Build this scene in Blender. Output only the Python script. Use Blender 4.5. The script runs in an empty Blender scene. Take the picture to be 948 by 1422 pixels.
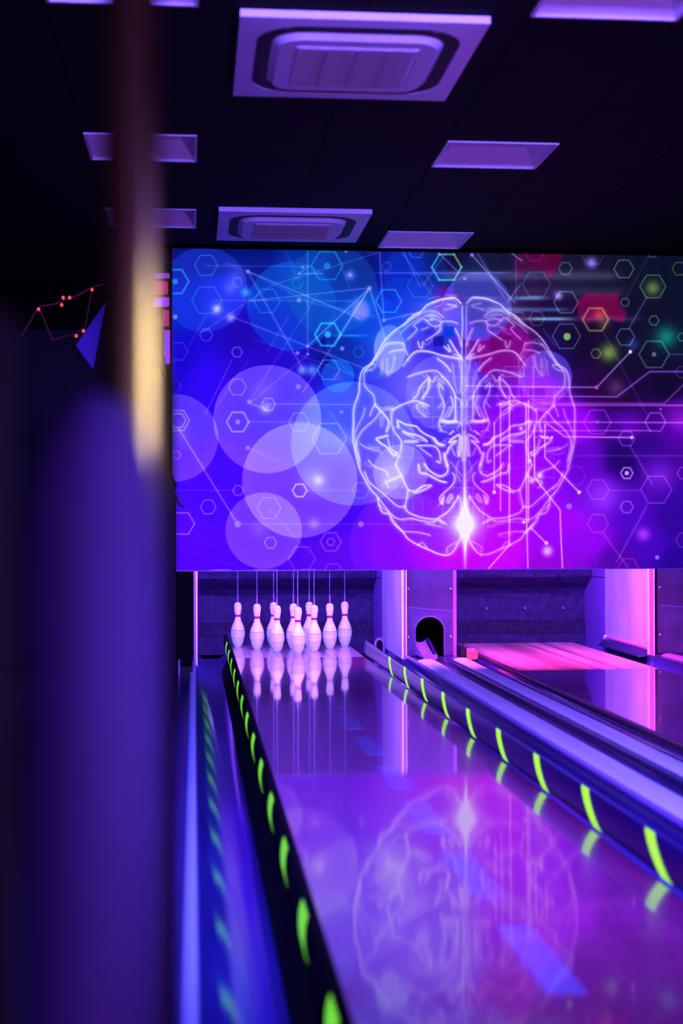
import bpy, bmesh, math, random
import numpy as np
from mathutils import Vector, Matrix
random.seed(7)
PI = math.pi
S = bpy.context.scene
COL = S.collection

# ------------------------------------------------------------------ camera
YAW, PITCH, ROLL, CAM_H, FPX = .0973, .009, -.0024, 1.031, 2114.1
cam_data = bpy.data.cameras.new('camera')
cam_data.sensor_fit = 'HORIZONTAL'
cam_data.sensor_width = 24.0
cam_data.lens = FPX / 948 * 24.0
cam_data.clip_start = .05
cam_data.dof.use_dof = True
cam_data.dof.focus_distance = 11.6
cam_data.dof.aperture_fstop = 2.0
cam = bpy.data.objects.new('camera', cam_data)
COL.objects.link(cam)
_c, _s, _cp, _sp = math.cos(YAW), math.sin(YAW), math.cos(PITCH), math.sin(PITCH)
_R = Vector((_c, -_s, 0)); _F = Vector((_s*_cp, _c*_cp, _sp)); _U = Vector((-_s*_sp, -_c*_sp, _cp))
_R2 = _R*math.cos(ROLL) + _U*math.sin(ROLL); _U2 = -_R*math.sin(ROLL) + _U*math.cos(ROLL)
cam.matrix_world = Matrix(((_R2.x, _U2.x, -_F.x, 0), (_R2.y, _U2.y, -_F.y, 0), (_R2.z, _U2.z, -_F.z, CAM_H), (0, 0, 0, 1)))
S.camera = cam

# ------------------------------------------------------------------ world, exposure, room lights
world = bpy.data.worlds.new('night'); S.world = world; world.use_nodes = True
world.node_tree.nodes['Background'].inputs[0].default_value = (.010, .008, .03, 1)
world.node_tree.nodes['Background'].inputs[1].default_value = .3
S.view_settings.view_transform = 'Standard'
S.view_settings.look = 'None'
S.view_settings.gamma = 1
S.view_settings.use_curve_mapping = False
S.view_settings.exposure = 0

def area(name, loc, target, size, size_y, color, power, spread=180):
    l = bpy.data.lights.new(name, 'AREA'); l.shape = 'RECTANGLE'
    l.size = size; l.size_y = size_y; l.color = color; l.energy = power; l.spread = math.radians(spread)
    o = bpy.data.objects.new(name, l); COL.objects.link(o); o.location = loc
    o.rotation_euler = (Vector(target) - Vector(loc)).to_track_quat('-Z', 'Y').to_euler()
    return o
def spot(name, loc, target, color, power, angle, blend=.5, radius=.05):
    l = bpy.data.lights.new(name, 'SPOT'); l.color = color; l.energy = power
    l.spot_size = math.radians(angle); l.spot_blend = blend; l.shadow_soft_size = radius
    o = bpy.data.objects.new(name, l); COL.objects.link(o); o.location = loc
    o.rotation_euler = (Vector(target) - Vector(loc)).to_track_quat('-Z', 'Y').to_euler()
    return o
# ultraviolet wash from the bar ceiling above the lanes, nearer than the view
area('blacklight_wash', (1.2, 2.3, 2.9), (1.3, 8.5, 0), 3.5, .3, (.15, .10, 1), 700, 120)
# unseen violet light added behind the camera to brighten the ceiling fixtures
area('violet_ceiling_fill', (1.0, -2.0, .6), (.9, 9, 3.3), 2.5, .5, (.62, .16, .95), 72, 110)
# pit lights behind the masking unit
area('pit_light_first_lane', (.84, 10.9, 1.42), (.84, 13.0, .15), 1.3, .15, (.30, .12, 1), 130, 150)
area('pit_light_second_lane', (2.85, 10.95, 1.42), (3.1, 13.2, .2), 1.1, .15, (.38, .12, 1), 105, 150)
area('red_pit_light_second_lane', (2.86, 10.72, 1.5), (2.86, 11.5, 0), 1.1, .03, (1, .02, .20), 56, 72)

# ------------------------------------------------------------------ materials
def new_mat(name):
    m = bpy.data.materials.new(name); m.use_nodes = True
    return m, m.node_tree, m.node_tree.nodes['Principled BSDF']
def mat(name, color, rough=.5, metal=0, spec=.5, noise=0, nscale=20, bump=0, bscale=80, coat=0, emit=None, estr=0, ior=None, stretch=None):
    m, nt, b = new_mat(name)
    b.inputs['Base Color'].default_value = (*color, 1)
    b.inputs['Roughness'].default_value = rough
    b.inputs['Metallic'].default_value = metal
    b.inputs['Specular IOR Level'].default_value = spec
    if ior: b.inputs['IOR'].default_value = ior
    if coat:
        b.inputs['Coat Weight'].default_value = coat; b.inputs['Coat Roughness'].default_value = .05
    if emit:
        b.inputs['Emission Color'].default_value = (*emit, 1); b.inputs['Emission Strength'].default_value = estr
    tc = nt.nodes.new('ShaderNodeTexCoord')
    src = tc.outputs['Object']
    if stretch:
        mp = nt.nodes.new('ShaderNodeMapping'); mp.inputs['Scale'].default_value = stretch
        nt.links.new(src, mp.inputs[0]); src = mp.outputs[0]
    if noise:
        n = nt.nodes.new('ShaderNodeTexNoise'); n.inputs['Scale'].default_value = nscale; n.inputs['Detail'].default_value = 5
        nt.links.new(src, n.inputs['Vector'])
        r = nt.nodes.new('ShaderNodeMapRange'); r.inputs[1].default_value = .3; r.inputs[2].default_value = .7
        r.inputs[3].default_value = 1 - noise; r.inputs[4].default_value = 1 + noise * .6
        nt.links.new(n.outputs[0], r.inputs[0])
        mx = nt.nodes.new('ShaderNodeVectorMath'); mx.operation = 'SCALE'
        mx.inputs[0].default_value = color
        nt.links.new(r.outputs[0], mx.inputs['Scale'])
        nt.links.new(mx.outputs[0], b.inputs['Base Color'])
    if bump:
        n2 = nt.nodes.new('ShaderNodeTexNoise'); n2.inputs['Scale'].default_value = bscale; n2.inputs['Detail'].default_value = 3
        nt.links.new(src, n2.inputs['Vector'])
        bp = nt.nodes.new('ShaderNodeBump'); bp.inputs['Strength'].default_value = bump; bp.inputs['Distance'].default_value = .01
        nt.links.new(n2.outputs[0], bp.inputs['Height']); nt.links.new(bp.outputs[0], b.inputs['Normal'])
    return m
M = {}
M['tile'] = mat('black_ceiling_tile', (.0022, .002, .0035), .9, noise=.3, nscale=8, spec=.15)
M['slab'] = mat('dark_slab', (.004, .004, .006), .9, spec=.1)
M['darkwall'] = mat('dark_wall_paint', (.010, .009, .02), .8, noise=.3, nscale=3, spec=.2)
M['floor'] = mat('dark_floor', (.01, .01, .02), .6, noise=.3)
M['white_plastic'] = mat('white_plastic', (.62, .56, .66), .45, noise=.05, nscale=6)
M['grille'] = mat('grille_plastic', (.42, .36, .42), .6, bump=.3, bscale=300)
M['slot'] = mat('slot_black', (.008, .007, .01), .7)
M['reflector'] = mat('light_reflector_white', (.8, .72, .82), .5)
M['kick_white'] = mat('worn_white_panel', (.72, .68, .85), .35, noise=.22, nscale=3.2, stretch=(1, 1.2, .35))
M['kick_violet'] = mat('violet_rear_panel', (.30, .13, .75), .4, noise=.08, nscale=5)
M['trim_bright'] = mat('bright_edge_strip', (.95, .9, .95), .4)
M['trim_pink'] = mat('pink_edge_face', (.75, .12, .45), .5, noise=.1)
M['sheet'] = mat('scuffed_sheet_metal', (.055, .03, .12), .45, metal=.3, noise=.35, nscale=9, bump=.15, bscale=30)
M['curtain'] = mat('dark_curtain_fabric', (.03, .014, .115), .75, noise=.45, nscale=22, bump=.4, bscale=60, stretch=(1, 1, .6))
M['mottle'] = mat('worn_curtain_band', (.022, .01, .075), .8, noise=.9, nscale=48, bump=.5, bscale=50)
M['black'] = mat('black_paint', (.005, .004, .006), .5, spec=.25)
M['matte_black'] = mat('matte_black', (.004, .004, .006), .9, spec=.1)
M['pin'] = mat('pin_plastic_fluorescent', (.9, .88, .9), .35, noise=.14, nscale=45, emit=(.5, .55, .75), estr=.16)
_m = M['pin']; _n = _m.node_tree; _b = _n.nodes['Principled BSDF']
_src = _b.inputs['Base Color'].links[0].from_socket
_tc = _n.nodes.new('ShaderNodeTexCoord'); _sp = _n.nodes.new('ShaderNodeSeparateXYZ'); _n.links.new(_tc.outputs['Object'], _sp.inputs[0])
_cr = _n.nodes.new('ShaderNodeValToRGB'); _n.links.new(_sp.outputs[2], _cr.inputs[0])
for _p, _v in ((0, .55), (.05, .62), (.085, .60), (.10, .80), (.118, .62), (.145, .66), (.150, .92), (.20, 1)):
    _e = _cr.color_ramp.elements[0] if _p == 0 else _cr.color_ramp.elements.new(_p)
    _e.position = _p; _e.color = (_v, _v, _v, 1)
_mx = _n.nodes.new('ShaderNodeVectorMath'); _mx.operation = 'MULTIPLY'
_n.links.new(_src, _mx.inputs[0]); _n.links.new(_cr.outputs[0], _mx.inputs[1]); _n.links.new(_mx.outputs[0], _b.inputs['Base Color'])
M['pin_band'] = mat('pin_band_crimson', (.45, .0, .16), .35)
M['pin_ring'] = mat('pin_ring_dark', (.10, .05, .2), .5)
M['cord'] = mat('pale_cord', (.30, .26, .5), .6)
M['gutter'] = mat('gutter_plastic', (.03, .025, .22), .12, spec=.9, noise=.3, nscale=2, stretch=(4, .5, 1))
M['cap_pale'] = mat('pale_capping', (.78, .85, .95), .3, noise=.08, nscale=3, stretch=(2, .3, 1))
M['cap_blue'] = mat('blue_capping', (.40, .55, .9), .3)
M['cap_dark'] = mat('dark_capping', (.03, .025, .12), .25, noise=.3, nscale=4, stretch=(4, .3, 1))
M['cap_violet'] = mat('violet_capping', (.25, .12, .55), .25)
M['bumper'] = mat('bumper_dark_gloss', (.03, .006, .12), .24, spec=.45)
M['bumper_tan'] = mat('bumper_brown', (.06, .02, .03), .3)
# fluorescent sticker: it really gives off light under the blacklights
M['neon_green'] = mat('fluorescent_green', (.3, .8, .02), .5, emit=(.42, 1.0, .02), estr=1.0)
M['neon_green_dim'] = mat('fluorescent_green_dim', (.2, .7, .02), .5, emit=(.19, .85, .004), estr=.9)  # darker green with lower emission, for the left rail's bands
M['red_light'] = mat('red_device_lit', (.8, .12, .08), .5, noise=.4, nscale=40)
M['bulb'] = mat('red_bulb_lit', (.9, .1, .05), .4, emit=(1, .07, .03), estr=1.2)
M['garland'] = mat('dark_red_garland', (.08, .004, .01), .7, emit=(.22, .0, .02), estr=.03)
M['neon_violet'] = mat('lit_violet_tube', (.4, .1, .8), .4, emit=(.42, .03, 1), estr=.9)
M['neon_mauve'] = mat('lit_mauve_tube', (.4, .1, .6), .4, emit=(.28, .05, .42), estr=.8)
M['neon_red'] = mat('lit_red_panel', (.8, .05, .1), .4, emit=(.65, .01, .04), estr=.7)
M['drape'] = mat('violet_drape', (.06, .015, .22), .8)
M['pole'] = mat('satin_dark_pole', (.055, .05, .03), .33, metal=.8)
M['pad'] = mat('dark_blue_vinyl', (.014, .008, .085), .75, spec=.25, noise=.1)
M['hook'] = mat('hook_black', (.01, .01, .015), .4)

# lane surface: lacquered boards, colour only
def lane_mat(name, base, dark, rough, coatw, nboards, contrast=.25):
    m, nt, b = new_mat(name)
    N = nt.nodes; L = nt.links
    tc = N.new('ShaderNodeTexCoord')
    sep = N.new('ShaderNodeSeparateXYZ'); L.new(tc.outputs['Object'], sep.inputs[0])
    mul = N.new('ShaderNodeMath'); mul.operation = 'MULTIPLY'; mul.inputs[1].default_value = nboards / 1.07; L.new(sep.outputs[0], mul.inputs[0])
    fl = N.new('ShaderNodeMath'); fl.operation = 'FLOOR'; L.new(mul.outputs[0], fl.inputs[0])
    wn = N.new('ShaderNodeTexWhiteNoise'); wn.noise_dimensions = '1D'; L.new(fl.outputs[0], wn.inputs['W'])
    gr = N.new('ShaderNodeTexNoise'); gr.inputs['Scale'].default_value = 6; gr.inputs['Detail'].default_value = 6
    mp = N.new('ShaderNodeMapping'); mp.inputs['Scale'].default_value = (12, .35, 1); L.new(tc.outputs['Object'], mp.inputs[0]); L.new(mp.outputs[0], gr.inputs['Vector'])
    add = N.new('ShaderNodeMath'); add.operation = 'MULTIPLY_ADD'; add.inputs[1].default_value = contrast; L.new(wn.outputs[0], add.inputs[0])
    m2 = N.new('ShaderNodeMath'); m2.operation = 'MULTIPLY'; m2.inputs[1].default_value = 1 - contrast; L.new(gr.outputs[0], m2.inputs[0]); L.new(m2.outputs[0], add.inputs[2])
    mix = N.new('ShaderNodeMix'); mix.data_type = 'RGBA'
    mix.inputs[6].default_value = (*dark, 1); mix.inputs[7].default_value = (*base, 1)
    L.new(add.outputs[0], mix.inputs[0]); L.new(mix.outputs[2], b.inputs['Base Color'])
    b.inputs['Roughness'].default_value = rough
    b.inputs['IOR'].default_value = 1.7
    b.inputs['Coat Weight'].default_value = coatw
    b.inputs['Coat Roughness'].default_value = .05
    b.inputs['Coat IOR'].default_value = 1.9
    # slight waviness of the lacquer
    n2 = N.new('ShaderNodeTexNoise'); n2.inputs['Scale'].default_value = 1.2; L.new(tc.outputs['Object'], n2.inputs['Vector'])
    bp = N.new('ShaderNodeBump'); bp.inputs['Strength'].default_value = .05; bp.inputs['Distance'].default_value = .02
    L.new(n2.outputs[0], bp.inputs['Height']); L.new(bp.outputs[0], b.inputs['Normal']); L.new(bp.outputs[0], b.inputs['Coat Normal'])
    return m
M['lane'] = lane_mat('lane_lacquer', (.40, .03, .17), (.28, .02, .12), .25, 1, 20)
M['deck'] = lane_mat('pin_deck_wood', (.80, .50, .60), (.16, .08, .14), .3, .5, 20, .75)
M['mark'] = mat('pale_lane_mark', (.24, .17, .42), .25, coat=1, ior=1.7)

# ------------------------------------------------------------------ helpers
def link(name, me, m=None, parent=None, smooth=False):
    o = bpy.data.objects.new(name, me); COL.objects.link(o)
    if m is not None and not me.materials: me.materials.append(m)
    if smooth:
        me.polygons.foreach_set('use_smooth', [True] * len(me.polygons))
    if parent is not None: o.parent = parent
    return o
def fin(name, bm, m, parent=None, smooth=False, bevel=0, seg=2):
    if bevel:
        es = [e for e in bm.edges if len(e.link_faces) == 2 and e.calc_face_angle(0) > .6]
        bmesh.ops.bevel(bm, geom=es, offset=bevel, segments=seg, profile=.5, affect='EDGES', clamp_overlap=True)
    bmesh.ops.recalc_face_normals(bm, faces=bm.faces)
    me = bpy.data.meshes.new(name); bm.to_mesh(me); bm.free()
    o = link(name, me, m, parent, False)
    if smooth: shade(o)
    return o
def shade(o, ang=.6):
    me = o.data
    me.polygons.foreach_set('use_smooth', [True] * len(me.polygons))
    try: me.set_sharp_from_angle(angle=ang)
    except Exception: pass
def add_box(bm, x0, x1, y0, y1, z0, z1):
    vs = [bm.verts.new(p) for p in ((x0,y0,z0),(x1,y0,z0),(x1,y1,z0),(x0,y1,z0),(x0,y0,z1),(x1,y0,z1),(x1,y1,z1),(x0,y1,z1))]
    for f in ((3,2,1,0),(4,5,6,7),(0,1,5,4),(1,2,6,5),(2,3,7,6),(3,0,4,7)): bm.faces.new([vs[i] for i in f])
    return vs
def box(name, x0, x1, y0, y1, z0, z1, m, parent=None, bevel=0):
    bm = bmesh.new(); add_box(bm, x0, x1, y0, y1, z0, z1)
    return fin(name, bm, m, parent, bevel=bevel)
def add_prism(bm, pts, y0, y1, closed=True):
    """profile pts (x,z) extruded along y"""
    a = [bm.verts.new((x, y0, z)) for x, z in pts]; b = [bm.verts.new((x, y1, z)) for x, z in pts]
    n = len(pts)
    for i in range(n if closed else n - 1):
        j = (i + 1) % n; bm.faces.new((a[i], a[j], b[j], b[i]))
    if closed:
        bm.faces.new(a[::-1]); bm.faces.new(b)
def prism(name, pts, y0, y1, m, parent=None, smooth=True):
    bm = bmesh.new(); add_prism(bm, pts, y0, y1)
    return fin(name, bm, m, parent, smooth=smooth)
def add_lathe(bm, prof, seg=28, cx=0, cy=0, capb=True, capt=True):
    rings = []
    for r, z in prof:
        rings.append([bm.verts.new((cx + r*math.cos(2*PI*k/seg), cy + r*math.sin(2*PI*k/seg), z)) for k in range(seg)])
    for a, b in zip(rings, rings[1:]):
        for k in range(seg): bm.faces.new((a[k], a[(k+1)%seg], b[(k+1)%seg], b[k]))
    if capb: bm.faces.new(rings[0][::-1])
    if capt: bm.faces.new(rings[-1])
def add_tube(bm, pts, r, seg=8):
    pts = [Vector(p) for p in pts]; rings = []
    for i, p in enumerate(pts):
        d = (pts[min(i+1, len(pts)-1)] - pts[max(i-1, 0)]).normalized()
        u = d.cross(Vector((0, 0, 1)));
        if u.length < .05: u = d.cross(Vector((0, 1, 0)))
        u.normalize(); v = d.cross(u)
        rings.append([bm.verts.new(p + (u*math.cos(2*PI*k/seg) + v*math.sin(2*PI*k/seg))*r) for k in range(seg)])
    for a, b in zip(rings, rings[1:]):
        for k in range(seg): bm.faces.new((a[k], a[(k+1)%seg], b[(k+1)%seg], b[k]))
    bm.faces.new(rings[0][::-1]); bm.faces.new(rings[-1])
def tube(name, pts, r, m, parent=None, seg=8):
    bm = bmesh.new(); add_tube(bm, pts, r, seg); return fin(name, bm, m, parent, smooth=True)
def thing(name, label, cat, loc=(0, 0, 0), group=None):
    o = bpy.data.objects.new(name, None); COL.objects.link(o); o.location = loc
    o.empty_display_size = .1
    return tag(o, label, cat, group)
def tag(o, label, cat, group=None):
    o['label'] = label; o['category'] = cat
    if group: o['group'] = group
    return o
def struct(o): o['kind'] = 'structure'; return o
def dup(root, loc, label, group=None):
    r = root.copy(); COL.objects.link(r); r.location = loc; r['label'] = label
    if group: r['group'] = group
    for ch in list(root.children):
        c = ch.copy(); COL.objects.link(c); c.parent = r
        for g in list(ch.children):
            d = g.copy(); COL.objects.link(d); d.parent = c
    return r

# ------------------------------------------------------------------ the setting
ZC = 2.97
YB = 15.2
struct(box('floor', -3.6, 6.2, -4, YB, -.40, -.30, M['floor']))
struct(box('wall_left', -3.7, -3.6, -4, YB, -.40, 3.3, M['darkwall']))
struct(box('wall_right', 6.2, 6.3, -4, YB, -.40, 3.3, M['darkwall']))
struct(box('wall_back', -3.7, 6.3, YB, YB + .1, -.40, 3.3, M['darkwall']))
struct(box('wall_front', -3.7, 6.3, -4.1, -4, -.40, 3.3, M['darkwall']))
ceil = struct(box('ceiling', -3.7, 6.3, -4.1, YB + .1, 3.14, 3.3, M['slab']))
XL = [-3.46, -2.876, -2.292, -1.708, -1.124, -.54, .03, .655, 1.275, 1.86, 2.46, 3.06, 3.66, 4.26, 4.86]
YL = [4.50, 5.10, 5.685, 6.31, 6.94, 7.565, 8.12, 8.73, 9.34, 9.925, 10.515]
lights_at = {(1.275, 5.10), (1.275, 7.565), (1.275, 9.925), (-.54, 5.10), (-.54, 7.565), (-.54, 9.34)}
g = .004
for i in range(len(XL) - 1):
    for j in range(len(YL) - 1):
        if (XL[i], YL[j]) in lights_at: continue
        box('ceiling_tile', XL[i] + g, XL[i+1] - g, YL[j] + g, YL[j+1] - g, ZC, ZC + .02, M['tile'], ceil)
bm = bmesh.new()
for x in XL: add_box(bm, x - .011, x + .011, 4.5, 10.6, ZC - .002, ZC + .004) if False else add_box(bm, x - .003, x + .003, 4.5, 10.6, ZC + .006, ZC + .03)
for i in range(len(XL) - 1):
    for y in YL: add_box(bm, XL[i] + .004, XL[i+1] - .004, y - .003, y + .003, ZC + .006, ZC + .03)
fin('ceiling_grid', bm, M['slab'], ceil)
box('ceiling_tile', -3.46, 4.86, -4, 4.49, ZC, ZC + .02, M['tile'], ceil)
box('ceiling_tile', -3.46, 4.86, 10.70, YB, ZC, ZC + .02, M['tile'], ceil)

# ------------------------------------------------------------------ recessed light panels
def light_panel(x0, x1, y0, y1, label):
    cx, cy = (x0 + x1)/2, (y0 + y1)/2
    t = thing('recessed_light', label, 'ceiling light', (cx, cy, ZC), 'recessed square light panels in the black ceiling')
    hx, hy = (x1 - x0)/2 - .006, (y1 - y0)/2 - .006
    bm = bmesh.new(); w = .014
    add_box(bm, -hx, hx, -hy, -hy + w, -.006, .012); add_box(bm, -hx, hx, hy - w, hy, -.006, .012)
    add_box(bm, -hx, -hx + w, -hy + w, hy - w, -.006, .012); add_box(bm, hx - w, hx, -hy + w, hy - w, -.006, .012)
    fin('frame', bm, M['white_plastic'], t)
    # sloped tray
    a, b = hx - w, hy - w; h = .085
    bm = bmesh.new()
    o_ = [bm.verts.new(p) for p in ((-a,-b,.004),(a,-b,.004),(a,b,.004),(-a,b,.004))]
    i_ = [bm.verts.new(p) for p in ((-a*.72,-b*.45,h),(a*.72,-b*.45,h),(a*.72,b*.45,h),(-a*.72,b*.45,h))]
    for k in range(4): bm.faces.new((o_[k], o_[(k+1)%4], i_[(k+1)%4], i_[k]))
    bm.faces.new(i_[::-1])
    fin('reflector_tray', bm, M['reflector'], t)
    box('diffuser', -a*.70, a*.70, -b*.43, b*.43, h - .012, h - .002, M['white_plastic'], t)
    return t
light_panel(1.275, 1.86, 5.10, 5.685, 'recessed white light panel cut off by the top right edge of the photo')
light_panel(1.275, 1.86, 7.565, 8.12, 'recessed white light panel right of centre, between the two rows of air conditioners')
light_panel(1.275, 1.86, 9.925, 10.515, 'recessed white light panel just above the mural, beside the far air conditioner')
light_panel(-.54, .03, 5.10, 5.685, 'recessed white light panel at the top left edge, crossed by the blurred pole')
light_panel(-.54, .03, 7.565, 8.12, 'recessed white light panel behind the blurred pole, upper of the two crossed lower down')
light_panel(-.54, .03, 9.34, 9.925, 'recessed white light panel behind the blurred pole, nearest the mural')

# ------------------------------------------------------------------ ceiling cassette air conditioners
def rrect(hx, hy, r, n=6):
    pts = []
    for cx, cy, a0 in ((hx-r, hy-r, 0), (-hx+r, hy-r, PI/2), (-hx+r, -hy+r, PI), (hx-r, -hy+r, 1.5*PI)):
        for k in range(n + 1):
            a = a0 + PI/2*k/n; pts.append((cx + r*math.cos(a), cy + r*math.sin(a)))
    return pts
def ring_solid(bm, outer, inner, z0, z1, zi=None):
    """ring between two loops of equal length, outer bottom z0 top z1"""
    zi = z0 if zi is None else zi
    ob = [bm.verts.new((x, y, z0)) for x, y in outer]; ib = [bm.verts.new((x, y, zi)) for x, y in inner]
    ot = [bm.verts.new((x, y, z1)) for x, y in outer]; it = [bm.verts.new((x, y, z1)) for x, y in inner]
    n = len(outer)
    for k in range(n):
        j = (k+1) % n
        bm.faces.new((ob[k], ob[j], ib[j], ib[k])); bm.faces.new((ot[j], ot[k], it[k], it[j]))
        bm.faces.new((ob[j], ob[k], ot[k], ot[j])); bm.faces.new((ib[k], ib[j], it[j], it[k]))
def slab(bm, pts, z0, z1, top=None):
    b = [bm.verts.new((x, y, z0)) for x, y in pts]; t = [bm.verts.new((x, y, z1)) for x, y in (top or pts)]
    n = len(pts)
    for k in range(n): bm.faces.new((b[k], b[(k+1)%n], t[(k+1)%n], t[k]))
    bm.faces.new(b[::-1]); bm.faces.new(t)
def aircon(cx, cy, hx, hy, label):
    t = thing('air_conditioner', label, 'air conditioner', (cx, cy, ZC), 'ceiling cassette air conditioners')
    bm = bmesh.new()
    # outer frame: square outside, rounded opening, slightly domed
    inner = rrect(hx*.85, hy*.85, .19, 6); outer = []
    for x, y in inner:
        s = max(abs(x)/hx, abs(y)/hy); outer.append((x/s, y/s))
    # exact square corners
    for q in range(4):
        k = q*7 + 3; sx = 1 if inner[k][0] > 0 else -1; sy = 1 if inner[k][1] > 0 else -1
        outer[k] = (sx*hx, sy*hy)
    ring_solid(bm, outer, inner, -.030, -.002, -.034)
    fin('frame', bm, M['white_plastic'], t, smooth=True)
    bm = bmesh.new(); slab(bm, rrect(hx*.85, hy*.85, .19), -.028, -.003); fin('air_slot', bm, M['slot'], t)
    for sx in (-1, 1):
        box('louver', sx*hx*.785 - .006, sx*hx*.785 + .006, -hy*.5, hy*.5, -.031, -.0285, M['slot'], t)
        for sy in (-1, 1):
            box('slot_bridge', sx*hx*.60 - .010, sx*hx*.60 + .010, sy*hy*.785 - .024, sy*hy*.785 + .024, -.031, -.0285, M['pin_ring'], t)
    bm = bmesh.new(); slab(bm, rrect(hx*.66, hy*.64, .10), -.052, -.029, rrect(hx*.72, hy*.70, .13))
    c = fin('centre_panel', bm, M['white_plastic'], t, smooth=True, bevel=.006)
    gx, gy = hx*.52, hy*.50
    bm = bmesh.new(); slab(bm, rrect(gx, gy, .015, 3), -.0555, -.0515); gr = fin('grille', bm, M['grille'], t)
    bm = bmesh.new()
    n = 22
    for k in range(n):
        y = -gy + .012 + (2*gy - .024)*k/(n-1); add_box(bm, -gx + .01, gx - .01, y - .0035, y + .0035, -.059, -.0557)
    s = fin('grille_slats', bm, M['grille'], gr); s['kind'] = 'stuff'
    for k in range(1, 4):
        x = -gx + 2*gx*k/4; box('grille_rib', x - .006, x + .006, -gy + .01, gy - .01, -.061, -.0592, M['grille'], gr)
    return t
aircon(.655, 6.225, .475, .530, 'near and larger white cassette air conditioner with a square intake grille, top of the photo')
aircon(.628, 9.72, .468, .475, 'far and smaller white cassette air conditioner with a square intake grille, just above the mural')

# ------------------------------------------------------------------ lanes
LX0, LX1 = .30, 1.338          # first lane edges
P = 1.985                      # lane pitch
Y0 = 1.2                       # where the built part of the lanes starts
YD = 13.15                     # end of the pin decks
def lane(x0, x1, label, marks, ydeck):
    cx = (x0 + x1)/2; h = (x1 - x0)/2
    t = thing('bowling_lane', label, 'lane', (cx, Y0, -.05))
    s = box('lane_surface', -h, h, 0, ydeck - Y0 - .002, 0, .05, M['lane'], t)
    n = 20; w = 2*h/n
    for k in range(n):
        dz = random.uniform(-.0004, .0004)
        box('board', -h + k*w + .0006, -h + (k+1)*w - .0006, ydeck - Y0, YD - Y0, 0, .0496 + dz, M['deck'], t)
    box('side_ledge', -h - .012, -h - .001, 0, YD - Y0, -.03, .043, M['cap_dark'], t)
    box('side_ledge', h + .001, h + .012, 0, YD - Y0, -.03, .043, M['cap_dark'], t)
    for y in marks:
        box('lane_marking', -.045, .045, y - Y0, y + .58 - Y0, .0495, .0506, M['mark'], t)
    return t
# dash centres measured along the lane axis
dash_y = [3.29 + .88*k for k in range(8)]
lane(LX0, LX1, 'glossy near bowling lane with ten pins and pale centre dashes', dash_y, 11.9)
lane(LX0 + P, LX1 + P, 'glossy second bowling lane on the right with an empty red-lit pin deck', [], 10.62)

# half-pipe gutters
def gutter(x0, x1, label, depth=.10, tray=12.88, shade_strip=False):
    cx = (x0 + x1)/2; h = (x1 - x0)/2
    pts = []
    n = 14
    for k in range(n + 1):
        a = PI*k/n; pts.append((-h*math.cos(a), -depth*math.sin(a)**.8))
    low = [(x*1.0, z - .012) for x, z in pts]
    low[0] = (-h, -.02); low[-1] = (h, -.02)
    bm = bmesh.new(); add_prism(bm, pts + low[::-1], 0, (12.0 if tray else 11.86) - Y0)
    t = thing('gutter', label, 'gutter', (cx, Y0, -.012), 'half-pipe gutters beside the lanes')
    fin('trough', bm, M['gutter'], t, smooth=True)
    if shade_strip: prism('bumper_shade_strip', [(.106, .009), (.126, .009), (.081, -.083), (.064, -.083)], 0, 10.6, M['matte_black'], t)  # black strip put in as the bumper's shade on the gutter wall
    if not tray: return t
    # flat end tray beside the pin deck
    bm = bmesh.new(); add_prism(bm, [(-h, -.02), (-h, -.05), (-h*.5, -depth), (h*.5, -depth), (h, -.05), (h, -.02), (h, -depth-.02), (-h, -depth-.02)], 12.0 - Y0 + .002, tray - Y0)
    fin('end_tray', bm, M['gutter'], t)
    return t
gutter(.020, LX0 - .014, 'dark blue half-pipe gutter left of the near lane, streaked with reflections', tray=13.14, shade_strip=True)
gutter(LX1 + .014, 1.655, 'dark blue half-pipe gutter right of the near lane, behind the striped bumper')
gutter(2.135, LX0 + P - .014, 'narrow dark gutter along the left edge of the second lane', .06)
gutter(LX1 + P + .014, 3.62, 'dark gutter right of the second lane, at the right edge of the photo', tray=0)

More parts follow.
